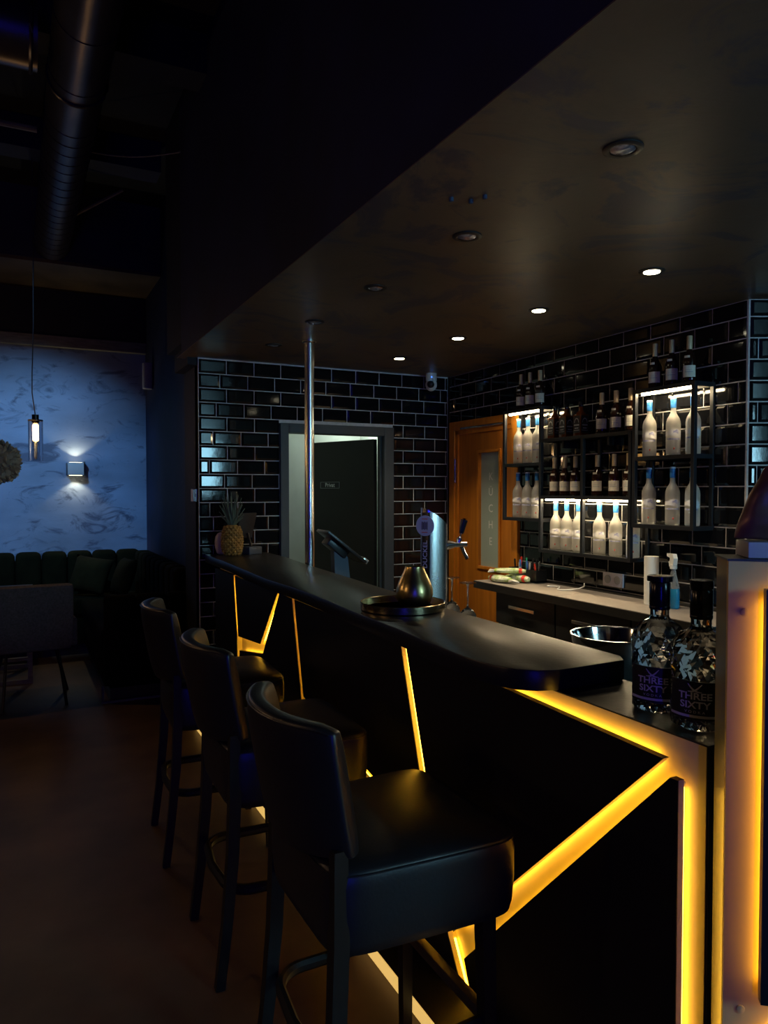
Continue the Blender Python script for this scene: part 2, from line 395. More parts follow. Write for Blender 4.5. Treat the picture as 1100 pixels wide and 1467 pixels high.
# back wall (grout bed carries a door opening)
D1X0, D1X1, D1Z = 1.767, 2.712, 2.075
wb = struct('wall_back', MB().box(1.17, D1X0 + 0.02, YB, YB + 0.1, 0, ZC).box(D1X1 - 0.02, XR + 0.1, YB, YB + 0.1, 0, ZC).box(D1X0 + 0.02, D1X1 - 0.02, YB, YB + 0.1, D1Z - 0.02, ZC), 'grout')
PB = 0.1017
offs = {0: 1.372, 1: 1.325, 2: 1.372, 3: 1.297, 4: 1.374, 5: 1.273, 6: 1.376, 7: 1.246, 8: 1.354, 9: 1.374, 10: 1.247, 11: 1.272}
for k in range(-1, 21):
    zt = 2.403 - PB * k; z0 = zt - PB
    if k == -1: zt = min(zt, ZC)
    if z0 < 0.25: break
    jo = offs.get(k + 1, 1.372 if k % 2 else 1.27)
    pl = lambda u, z: (u, YB - 0.0, z)
    if z0 >= D1Z - 0.01 or zt > D1Z + 0.03:
        tile_row(wb, 1.172, XR - 0.014, (zt + z0) / 2, zt - z0, jo, 0.2035, pl, 0)
    else:
        tile_row(wb, 1.172, D1X0, (zt + z0) / 2, zt - z0, jo, 0.2035, pl, 0)
        tile_row(wb, D1X1, XR - 0.014, (zt + z0) / 2, zt - z0, 2.905 if k % 2 == 0 else 2.809, 0.2, pl, 0)
# shelf wall with the kitchen door opening
D2Y0, D2Y1, D2Z = 4.278, 5.204, 2.132
YC = 2.455
wr = struct('wall_right', MB().box(XR, XR + 0.1, YC, D2Y0 + 0.02, 0, ZC).box(XR, XR + 0.1, D2Y1 - 0.02, YB, 0, ZC).box(XR, XR + 0.1, D2Y0 + 0.02, D2Y1 - 0.02, D2Z - 0.02, ZC), 'grout')
PR = 0.1043
fx, fy = 0.8936, -0.449
wf = struct('wall_right_return', MB().prism([(0, 0), (1.6, 0), (1.6, 0.1), (0.03, 0.1)], lambda p: (XR + fx * p[0] - fy * p[1], YC + fy * p[0] + fx * p[1], 0), lambda p: (XR + fx * p[0] - fy * p[1], YC + fy * p[0] + fx * p[1], ZC)), 'grout')
for k in range(-1, 18):
    zt = 2.428 - PR * k; z0 = zt - PR
    if k == -1: zt = ZC
    jo = 3.494 if k % 2 else 3.397
    if k in (3, 8, 11): jo += 0.05
    pl = lambda u, z: (XR, u, z)
    zc, h = (zt + z0) / 2, zt - z0
    if zt > D2Z + 0.03: tile_row(wr, YC + 0.006, YB - 0.014, zc, h, jo, 0.2075, pl, R(-90))
    else: tile_row(wr, YC + 0.006, D2Y0, zc, h, jo, 0.2075, pl, R(-90))
    plf = lambda u, z: (XR + fx * u, YC + fy * u, z)
    tile_row(wf, 0.006, 0.65, zc, h, 0.05 if k % 3 == 1 else 0.206, 0.206, plf, math.atan2(fy, fx))
struct('trim_6', MB().box(XR - 0.012, XR, YB - 0.012, YB, 0, ZC), 'black_plastic')

# ---- small room behind the Privat door
struct('wall_store', MB().box(1.6, 3.1, 6.7, 6.8, 0, 2.6).box(1.52, 1.6, YB + 0.1, 6.8, 0, 2.6).box(3.1, 3.2, YB + 0.1, 6.8, 0, 2.6).box(1.52, 3.2, YB + 0.1, 6.8, 2.6, 2.66), 'white_plaster')
d1 = struct('door_1', MB().box(D1X0, D1X0 + 0.065, YB - 0.03, YB + 0.1, 0, D1Z, 0.004).box(D1X1 - 0.085, D1X1, YB - 0.03, YB + 0.1, 0, D1Z, 0.004).box(D1X0 + 0.065, D1X1 - 0.085, YB - 0.03, YB + 0.1, D1Z - 0.07, D1Z, 0.004), 'door_frame')
struct('door_stop', MB().box(D1X1 - 0.10, D1X1 - 0.087, YB + 0.02, YB + 0.06, 0, D1Z - 0.07), 'door_frame', d1)
hx, hy = 2.61, YB + 0.10
th = R(68); lx, ly = -math.cos(th), math.sin(th); nx, ny = -math.sin(th), -math.cos(th)   # leaf direction and outer normal
leaf = struct('door_leaf', MB().obox((hx + lx * 0.385, hy + ly * 0.385, 0.998), (lx, ly, 0), (nx, ny, 0), (0, 0, 1), 0.385, 0.02, 0.99, 0.003), 'door_black', d1)
sg = MB().obox((hx + lx * 0.50 + nx * 0.0215, hy + ly * 0.50 + ny * 0.0215, 1.62), (lx, ly, 0), (nx, ny, 0), (0, 0, 1), 0.115, 0.0015, 0.027)
sgo = struct('door_sign', sg, 'label_black', leaf)
sgf = MB()
for (a0, a1, z0, z1) in ((-0.115, 0.115, 1.6445, 1.647), (-0.115, 0.115, 1.593, 1.5955), (-0.115, -0.112, 1.593, 1.647), (0.112, 0.115, 1.593, 1.647)):
    c = 0.50 + (a0 + a1) / 2
    sgf.obox((hx + lx * c + nx * 0.0235, hy + ly * c + ny * 0.0235, (z0 + z1) / 2), (lx, ly, 0), (nx, ny, 0), (0, 0, 1), (a1 - a0) / 2, 0.001, (z1 - z0) / 2)
struct('sign_border', sgf, 'letter_grey', leaf)
struct('sign_text', text_mb('Privat', 0.05, lambda x, y: (hx + lx * (0.50 - x) + nx * 0.0236, hy + ly * (0.50 - x) + ny * 0.0236, 1.62 + y)), 'letter_white', leaf)
lamp('store_room_light', 'POINT', (2.92, 6.35, 2.2), E_ROOM, (0.85, 1.0, 0.9), shadow_soft_size=0.1)

# ---- kitchen door
d2 = struct('door_2', MB().box(XR - 0.025, XR + 0.1, D2Y0, D2Y0 + 0.075, 0, D2Z, 0.004).box(XR - 0.025, XR + 0.1, D2Y1 - 0.075, D2Y1, 0, D2Z, 0.004).box(XR - 0.025, XR + 0.1, D2Y0 + 0.075, D2Y1 - 0.075, D2Z - 0.075, D2Z, 0.004), 'orange_wood')
PY0, PY1, PZ0, PZ1 = 4.535, 4.80, 0.988, 1.865
xl = XR + 0.004
lf = struct('door_leaf', MB().box(xl, xl + 0.045, D2Y0 + 0.075, PY0, 0.008, D2Z - 0.075).box(xl, xl + 0.045, PY1, D2Y1 - 0.075, 0.008, D2Z - 0.075).box(xl, xl + 0.045, PY0, PY1, 0.008, PZ0).box(xl, xl + 0.045, PY0, PY1, PZ1, D2Z - 0.075), 'orange_wood_d', d2)
struct('pane', MB().box(xl + 0.016, xl + 0.024, PY0 - 0.01, PY1 + 0.01, PZ0 - 0.01, PZ1 + 0.01), 'frost_pane', lf)
bead = MB()
for (y0, y1, z0, z1) in ((PY0 - 0.022, PY0, PZ0 - 0.022, PZ1 + 0.022), (PY1, PY1 + 0.022, PZ0 - 0.022, PZ1 + 0.022), (PY0, PY1, PZ0 - 0.022, PZ0), (PY0, PY1, PZ1, PZ1 + 0.022)):
    bead.box(xl - 0.012, xl, y0, y1, z0, z1, 0.003)
struct('glazing_bead', bead, 'orange_wood', lf)
struct('door_stop', MB().box(xl - 0.016, xl, D2Y1 - 0.11, D2Y1 - 0.075, 0, D2Z - 0.075).box(xl - 0.016, xl, D2Y0 + 0.075, D2Y1 - 0.075, D2Z - 0.105, D2Z - 0.075), 'orange_wood', d2)
for ch, zz in (('K', 1.679), ('Ü', 1.562), ('C', 1.435), ('H', 1.31), ('E', 1.182)):
    struct('letter', text_mb(ch, 0.085, lambda x, y: (xl + 0.0145, 4.668 - x, zz + y)), 'letter_white', lf)
struct('hinge', MB().tube([(XR - 0.03, 5.10, 1.64), (XR - 0.03, 5.10, 1.83)], 0.010, 10), 'chrome', d2)
struct('closer_rail', MB().tube([(XR - 0.03, 4.42, 2.07), (XR - 0.03, 5.02, 2.07)], 0.009, 8), 'chrome', d2)

# ================================================================== CEILING FITTINGS
lit = [(2.45, y) for y in (2.326, 3.085, 3.865, 4.635)]
off = [(1.508, y) for y in (1.539, 2.318, 3.09, 3.86, 4.586)]
LL = ['lit recessed downlight in the row along the bottle shelf, %s from the tiled back wall' % w for w in ('fourth', 'third', 'second', 'first')]
LO = ['unlit black-ringed downlight in the row above the bar top, %s from the tiled back wall' % w for w in ('fifth', 'fourth', 'third', 'second', 'first')]
def downlight(x, y, on, label):
    t = thing('downlight', label, 'downlight', (x, y, ZC), 0, 'lit downlights' if on else 'unlit downlights')
    ring = []
    part('ring', MB().lathe([(0.036, -0.0005), (0.036, -0.006), (0.045, -0.008), (0.055, -0.004), (0.055, -0.0005)], 28), 'ring_black', t)
    if on:
        part('lens', MB().lathe([(0.034, -0.0008), (0.034, -0.0075), (0.02, -0.009)], 20), 'downlight', t)
        lamp('downlight_beam', 'SPOT', (0, 0, -0.03), E_DOWN * 12, (1.0, 0.80, 0.52), t, spot_size=R(95), spot_blend=0.6, shadow_soft_size=0.03)
    else:
        part('lens', MB().lathe([(0.034, -0.0008), (0.034, -0.005), (0.022, -0.010), (0.010, -0.011)], 20), 'lens_off', t)
    return t
for (x, y), l in zip(lit, LL): downlight(x, y, True, l)
for (x, y), l in zip(off, LO): downlight(x, y, False, l)
# ceiling sockets without lamps
t = thing('ceiling_bracket', 'small blue-tinted mounting bracket left on the bar ceiling', 'bracket', (1.302, 2.011, ZC))
for dx, dy in ((-0.035, 0.03), (0.05, -0.035), (0.03, 0.015)):
    part('stud', MB().lathe([(0.008, -0.0005), (0.008, -0.012), (0.004, -0.014)], 10, (dx, dy, 0)), 'blue_plastic', t)
# security camera
t = thing('security_camera', 'white swivel security camera under the ceiling by the tiled corner', 'security camera', (3.0, 5.13, ZC))
part('mount', MB().lathe([(0.043, -0.0005), (0.043, -0.02), (0.045, -0.03), (0.045, -0.06)], 20), 'white_plastic', t)
part('head', MB().ball((0, 0, -0.09), 0.047, 18, 12, (1, 1, 1.1)), 'white_plastic', t)
part('lens', MB().ball((-0.022, -0.030, -0.092), 0.030, 14, 10), 'black_plastic', t)
part('status_light', MB().ball((-0.02, -0.041, -0.035), 0.005, 8, 6), 'led_blue_dot', t)

# pole
t = thing('steel_pole', 'brushed steel pole from the ceiling down behind the bar', 'pole', (1.66, 4.347, 0.966))
part('shaft', MB().lathe([(0.030, 0.0), (0.030, ZC - 0.9665)], 28), 'chrome', t)
part('collar', MB().lathe([(0.031, ZC - 0.986), (0.045, ZC - 0.978), (0.045, ZC - 0.9665)], 28), 'chrome', t)

# ================================================================== BAR
XB = 1.226          # face of the backing board
ZL = 1.065          # ledge
bar = thing('bar', 'black panelled bar with glowing yellow zigzag gaps', 'bar', (1.5, 2.95, 0))
part('backing_board', MB().box(XB, XB + 0.03, 1.01, 4.88, 0.0, ZL - 0.004), 'cream_board', bar, True, False, 'cream board lit yellow')
part('body', MB().box(XB + 0.03, 1.46, 1.012, 4.87, 0.0, ZL - 0.02).box(XB + 0.002, 1.9, 1.004, 1.0115, 0, ZL - 0.004), 'panel_black', bar, True, False)
part('ledge', MB().box(XB - 0.004, 1.455, 1.002, 4.885, ZL - 0.004, ZL, 0.001), 'counter', bar, True, False)
part('service_top', MB().box(1.47, 1.93, 1.30, 4.85, 0.93, 0.965, 0.003), 'cabinet', bar, True, False)
part('service_body', MB().box(1.47, 1.88, 1.30, 4.85, 0.0, 0.93), 'cabinet', bar, True, False)
XP = 1.19
panels = [
    [(1.086, 1.018), (1.645, 1.032), (2.205, 1.046), (1.99, 0.42), (1.895, 0.215)],
    [(2.245, 1.046), (3.325, 1.052), (3.205, 0.615), (2.04, 0.435)],
    [(3.36, 1.052), (3.545, 1.054), (3.83, 0.69), (4.29, 0.62), (4.28, 0.006), (3.50, 0.006), (3.235, 0.60)],
    [(3.575, 1.054), (4.385, 1.056), (4.315, 0.70), (3.875, 0.735)],
    [(4.42, 1.056), (4.87, 1.056), (4.87, 0.006), (4.32, 0.006), (4.345, 0.70)],
    [(3.185, 0.575), (2.02, 0.395), (1.925, 0.185), (1.81, 0.006), (3.455, 0.006)],
    [(1.048, 0.985), (1.068, 0.985), (1.835, 0.165), (1.765, 0.006), (1.048, 0.006)],
]
def inset(poly, d):
    """move every edge of a polygon inwards by d"""
    n = len(poly); ar = sum(poly[i][0] * poly[(i + 1) % n][1] - poly[(i + 1) % n][0] * poly[i][1] for i in range(n))
    sg_ = 1 if ar > 0 else -1
    lines = []
    for i in range(n):
        a, b_ = Vector(poly[i]), Vector(poly[(i + 1) % n]); dr_ = (b_ - a).normalized()
        nn = Vector((-dr_.y, dr_.x)) * sg_
        lines.append((a + nn * d, dr_))
    out_ = []
    for i in range(n):
        (p, d1_), (q, d2_) = lines[i - 1], lines[i]
        cr = d1_.x * d2_.y - d1_.y * d2_.x
        if abs(cr) < 0.05: out_.append((q.x, q.y)); continue
        k_ = ((q.x - p.x) * d2_.y - (q.y - p.y) * d2_.x) / cr
        v_ = p + d1_ * k_; out_.append((v_.x, v_.y))
    return out_
def glow_panel(poly, mp, parent, skip=()):
    """black board with cream edge stood off a cream core; LED strips run round the core behind the board's edge.
    mp(u, v, x): u, v in the plane, x metres in front of the backing"""
    pn = part('panel', MB().prism(poly, lambda p: mp(p[0], p[1], 0.036), lambda p: mp(p[0], p[1], 0.0335)), 'panel_black', parent, True, False)
    n = len(poly)
    cb, bbs = MB(), []
    cu_, cv_ = sum(p[0] for p in poly) / n, sum(p[1] for p in poly) / n
    cb.add([mp(p[0], p[1], 0.018) for p in poly], [tuple(range(n))])
    for i in range(n):
        a, b_ = poly[i], poly[(i + 1) % n]
        quad = [mp(a[0], a[1], 0.0334), mp(b_[0], b_[1], 0.0334), mp(b_[0], b_[1], 0.018), mp(a[0], a[1], 0.018)]
        d_ = Vector((b_[0] - a[0], b_[1] - a[1])).normalized(); up_ = abs(d_.x) > 0.9 and (a[1] + b_[1]) / 2 > cv_
        if up_: bbs.append(MB().add(quad, [(0, 1, 2, 3)]))
        else: cb.add(quad, [(0, 1, 2, 3)])
    part('edge_band', cb, 'cream_board', pn, True, False)
    for bb in bbs: part('top_edge', bb, 'panel_black', pn, True, False)
    core = inset(poly, 0.012)
    part('core', MB().prism(core, lambda p: mp(p[0], p[1], 0.018), lambda p: mp(p[0], p[1], 0.0004)), 'cream_board', pn, True, False)
    outer = inset(poly, 0.0095)
    for i in range(n):
        if i in skip: continue
        a, b_, c_, d_ = outer[i], outer[(i + 1) % n], core[(i + 1) % n], core[i]
        L_ = math.hypot(b_[0] - a[0], b_[1] - a[1])
        if L_ < 0.05: continue
        f_ = 0.012 / L_
        lp = lambda p, q, t_: (p[0] + (q[0] - p[0]) * t_, p[1] + (q[1] - p[1]) * t_)
        quad = [lp(a, b_, f_), lp(b_, a, f_), lp(c_, d_, f_), lp(d_, c_, f_)]
        part('led_strip', MB().prism(quad, lambda p: mp(p[0], p[1], 0.013), lambda p: mp(p[0], p[1], 0.005)), 'led_yellow', pn, True, False, 'glowing yellow LED strip')
    return pn
skips = [(), (1,), (4, 5), (0,), (0, 1, 2, 3), (3, 4), (0, 3)]
for pl_, sk in zip(panels, skips):
    glow_panel(pl_, lambda u, v, x: (XB - x, u, v), bar, sk)
# low plinth with a lit front edge
part('plinth', MB().box(1.056, XB - 0.04, 1.05, 4.86, 0.0, 0.048), 'panel_black', bar, True, False)
part('plinth_light', MB().box(1.050, 1.056, 1.05, 4.86, 0.004, 0.046), 'led_floor', bar, True, False, 'cream light diffuser along the floor')

# worktop of the bar: live outline with a rounded near corner
front = [(1.208, 5.235), (1.195, 4.6), (1.165, 3.95), (1.148, 3.65), (1.160, 3.3), (1.158, 3.1), (1.148, 2.8), (1.128, 2.53), (1.116, 2.13), (1.100, 1.91), (1.092, 1.735)]
arc = [(1.093, 1.64), (1.104, 1.565), (1.130, 1.505), (1.170, 1.468), (1.222, 1.452), (1.30, 1.452)]
back = [(1.449, 1.458), (1.478, 1.50), (1.474, 2.29), (1.556, 3.508), (1.600, 4.20), (1.653, 4.78), (1.66, 5.235)]
outl = front + arc + back
b = bmesh.new()
vs = [b.verts.new((p[0], p[1], ZL + 0.001)) for p in outl]
f = b.faces.new(vs)
ex = bmesh.ops.extrude_face_region(b, geom=[f])
for v in [e for e in ex['geom'] if isinstance(e, bmesh.types.BMVert)]: v.co.z = 1.12
bmesh.ops.recalc_face_normals(b, faces=b.faces[:])
he = [e for e in b.edges if abs(e.verts[0].co.z - e.verts[1].co.z) < 1e-5]
bmesh.ops.bevel(b, geom=he, offset=0.004, segments=2, affect='EDGES', profile=0.5)
mb = MB().bm(b); b.free()
single('bar_worktop', mb, 'counter', 'long black bar top with a rounded corner', 'counter', (1.35, 3.3, ZL + 0.001), ang=30)

# ================================================================== BAR STOOLS
def make_stool():
    t = thing('bar_stool', '', 'bar stool', (0, 0, 0), 0, 'black leather bar stools along the bar')
    # seat: superellipse outline, thick upholstered skirt
    def outline(k, hw, x0, x1):
        pts = []
        for i in range(40):
            a = 2 * math.pi * i / 40
            c_, s_ = math.cos(a), math.sin(a)
            ex_ = 0.27
            px = (abs(c_) ** ex_) * (1 if c_ >= 0 else -1); py = (abs(s_) ** ex_) * (1 if s_ >= 0 else -1)
            x = (x0 + x1) / 2 + px * (x1 - x0) / 2
            w = hw * (0.90 + 0.10 * (x - x0) / (x1 - x0))
            pts.append((x, py * w))
        return pts
    rings = [(0.560, 0.93), (0.566, 0.965), (0.59, 0.985), (0.65, 1.0), (0.715, 1.0), (0.738, 0.992), (0.746, 0.978), (0.753, 0.955), (0.763, 0.80), (0.771, 0.5), (0.774, 0.22)]
    base = outline(0, 0.256, -0.205, 0.29)
    vs, fs = [], []
    for z, sc in rings:
        for (x, y) in base: vs.append((0.025 + (x - 0.025) * sc, y * sc, z))
    n = len(base)
    for k in range(len(rings) - 1):
        for i in range(n):
            j = (i + 1) % n; fs.append((k * n + i, k * n + j, (k + 1) * n + j, (k + 1) * n + i))
    fs.append(tuple(reversed(range(n)))); fs.append(tuple((len(rings) - 1) * n + i for i in range(n)))
    seat = part('seat', MB().add(vs, fs), 'leather', t, ang=60)
    part('piping', MB().tube([(0.025 + (x - 0.025) * 0.985, y * 0.985, 0.7425) for x, y in base], 0.0032, 6, True), 'leather', seat)
    # curved backrest
    vs, fs = [], []
    NU, NZ = 26, 10
    def bp(u, w, side):
        zt = 1.075 - 0.05 * max(0, abs(u) - 0.86) / 0.14 * (abs(u) > 0.86) * 0.2
        zb = 0.752 + 0.03 * u * u
        z = zb + (zt - zb) * w
        lean = -0.055 * (z - 0.76) / 0.31
        x = -0.222 + 0.085 * abs(u) ** 2.2 + lean
        y = u * (0.232 - 0.012 * (1 - w))
        th_ = 0.032 * (1 - 0.35 * abs(2 * w - 1) ** 4) * (1 - 0.25 * abs(u) ** 6)
        nxn = -2.2 * 0.085 * abs(u) ** 1.2 * (1 if u >= 0 else -1) / 0.232
        nl = math.hypot(1, nxn)
        return (x + side * th_ / nl, y + side * th_ * nxn / nl, z)
    for side in (-1, 1):
        for k in range(NZ + 1):
            for i in range(NU + 1): vs.append(bp(-1 + 2 * i / NU, k / NZ, side))
    o2 = (NU + 1) * (NZ + 1)
    idx = lambda s_, k, i: s_ * o2 + k * (NU + 1) + i
    for s_ in (0, 1):
        for k in range(NZ):
            for i in range(NU): fs.append((idx(s_, k, i), idx(s_, k, i + 1), idx(s_, k + 1, i + 1), idx(s_, k + 1, i)))
    for i in range(NU):
        fs.append((idx(0, 0, i), idx(1, 0, i), idx(1, 0, i + 1), idx(0, 0, i + 1)))
        fs.append((idx(0, NZ, i), idx(1, NZ, i), idx(1, NZ, i + 1), idx(0, NZ, i + 1)))
    for k in range(NZ):
        for i in (0, NU): fs.append((idx(0, k, i), idx(1, k, i), idx(1, k + 1, i), idx(0, k + 1, i)))
    br = MB().add(vs, fs)
    me = br.mesh('backrest', False)
    b = bmesh.new(); b.from_mesh(me)
    sharp = [e for e in b.edges if len(e.link_faces) == 2 and e.calc_face_angle(0) > R(50)]
    bmesh.ops.bevel(b, geom=sharp, offset=0.010, segments=3, affect='EDGES', profile=0.5)
    b.to_mesh(me); b.free()
    me.polygons.foreach_set('use_smooth', [True] * len(me.polygons)); me.set_sharp_from_angle(angle=R(50))
    bo = link('backrest', me, 'leather', t)
    part('seam', MB().tube([Vector(bp(-0.96 + 1.92 * i / 24, 0.975, -1)) + Vector((-0.001, 0, 0)) for i in range(25)], 0.0025, 5), 'leather', bo)
    # legs
    for sy in (-1, 1):
        p = [(-0.23, sy * 0.212, 0.0), (-0.205, sy * 0.209, 0.2), (-0.185, sy * 0.206, 0.42), (-0.178, sy * 0.204, 0.60), (-0.178, sy * 0.204, 0.80)]
        part('leg', MB().tube(p, [0.021, 0.022, 0.025, 0.026, 0.022], 4), 'black_wood', t, smooth=False)
        p = [(0.215, sy * 0.21, 0.0), (0.205, sy * 0.20, 0.58)]
        part('leg', MB().tube(p, [0.020, 0.027], 4), 'black_wood', t, smooth=False)
    # foot rail: hoop round the back, straight bar in front
    zr = 0.29
    hoop = [(0.20, 0.195, zr), (0.05, 0.20, zr), (-0.08, 0.20, zr)]
    for i in range(9):
        a = R(90 + 90 * i / 8); hoop.append((-0.11 + 0.085 * math.cos(a), 0.115 + 0.085 * math.sin(a), zr))
    hoop += [(-0.205, 0.0, zr)] 
    hoop += [(x, -y, z) for x, y, z in reversed(hoop[:-1])]
    part('foot_hoop', MB().tube(hoop, 0.014, 8, flat=1.25), 'black_wood', t)
    part('foot_bar', MB().box(0.195, 0.222, -0.195, 0.195, zr + 0.0, zr + 0.03, 0.004), 'foot_metal', t)
    return t
st = make_stool()
spots = [((0.79, 1.645, 0), R(0.5), 'black leather bar stool nearest the bottles of clear vodka'),
         ((0.795, 2.475, 0), R(-1.5), 'black leather bar stool between the two other stools'),
         ((0.79, 3.325, 0), R(-3), 'black leather bar stool nearest the green sofa')]
for i, (l, rz, lab) in enumerate(spots):
    o = st if i == 0 else copy_tree(st)
    o.location = l; o.rotation_euler = (0, 0, rz); o['label'] = lab

# ================================================================== PARTITION AT THE BAR END
F = Vector((1.15, 0.905)); e1 = Vector((0.625, 0.78)); e2 = Vector((0.78, -0.625))
TZ = 1.448
def pq(a, d, z): q = F + e2 * a + e1 * d; return (q.x, q.y, z)     # a along the front, d depth
def slab(mb, a0, a1, d0, d1, z0, z1):
    return mb.prism([(a0, d0), (a1, d0), (a1, d1), (a0, d1)], lambda p: pq(p[0], p[1], z0), lambda p: pq(p[0], p[1], z1))
pt = thing('partition', 'tall free-standing partition with glowing yellow front beside the bar end', 'partition', (*(F + e2 * 0.45), 0))
part('core', slab(MB(), 0.002, 0.95, 0.012, 0.10, 0, TZ - 0.004), 'partition_side', pt, True, False)
part('front_board', slab(MB(), 0.0, 0.95, 0.0, 0.012, 0, TZ - 0.004), 'mauve_board', pt, True, False, 'cream board lit yellow')
part('cap', slab(MB(), -0.002, 0.952, -0.002, 0.102, TZ - 0.004, TZ), 'door_frame', pt, True, False)
for (a0, a1, z0, z1) in ((0.054, 0.90, 0.66, 1.398), (0.054, 0.90, 0.05, 0.605)):
    glow_panel([(a0, z0), (a1, z0), (a1, z1), (a0, z1)], lambda u, v, x: pq(u, -x, v), pt)
for a, z in ((0.0275, 1.352), (0.030, 0.625)):
    sc_ = MB().lathe([(0.0075, 0), (0.0070, 0.0025), (0.003, 0.0035)], 16)
    mt = Matrix.Translation(pq(a, -0.0002, z)) @ Matrix(((e2.x, 0, -e1.x), (e2.y, 0, -e1.y), (0, 1, 0))).to_4x4()
    sc_.v = [tuple(mt @ Vector(v)) for v in sc_.v]
    part('screw', sc_, 'mauve_board', pt, True)
# sculpture on the partition
sb_c = F + e2 * 0.15 + e1 * 0.055
stt = thing('sculpture', 'dark bronze coloured animal head sculpture on a pale block', 'sculpture', (sb_c.x, sb_c.y, TZ))
mt2 = Matrix(((e2.x, e1.x, 0), (e2.y, e1.y, 0), (0, 0, 1)))
def loc2(mb): mb.v = [tuple(mt2 @ Vector(v)) for v in mb.v]; return mb
part('base', loc2(MB().box(-0.115, 0.115, -0.045, 0.045, 0.0005, 0.030, 0.003)), 'statue_base', stt)
b = bmesh.new(); bmesh.ops.create_icosphere(b, subdivisions=5, radius=1.0)
def gauss(p, c, s_): return math.exp(-((p[0] - c[0]) ** 2 + (p[1] - c[1]) ** 2 + (p[2] - c[2]) ** 2) / (2 * s_ * s_))
for v in b.verts:
    p = v.co.copy()
    t_ = (p.z + 1) / 2
    wdt = 0.128 - 0.060 * t_ ** 1.3
    if p.z < 0: wdt /= max(0.30, math.sqrt(max(0.0, 1 - p.z * p.z)))
    q = Vector((p.x * wdt, p.y * 0.046 * (wdt / 0.128) ** 0.5, 0.0305 + t_ * 0.165))
    k = 1.0
    k += 0.16 * gauss(p, (-0.62, -0.6, 0.15), 0.28)     # brow
    k -= 0.22 * gauss(p, (-0.5, -0.75, -0.12), 0.16)    # eye socket
    k += 0.14 * gauss(p, (-0.6, -0.6, -0.55), 0.30)     # cheek
    k += 0.18 * gauss(p, (0.0, -0.9, -0.45), 0.25)      # muzzle
    k -= 0.18 * gauss(p, (0.0, -0.9, -0.8), 0.12)
    k += 0.14 * gauss(p, (0.62, -0.6, 0.15), 0.28) - 0.22 * gauss(p, (0.5, -0.75, -0.12), 0.16)
    k += 0.25 * gauss(p, (-0.75, 0.1, 0.75), 0.2) + 0.25 * gauss(p, (0.75, 0.1, 0.75), 0.2)   # ears
    q.x *= k; q.y *= k
    v.co = q
mb = loc2(MB().bm(b)); b.free()
part('head', mb, 'statue', stt, ang=80)

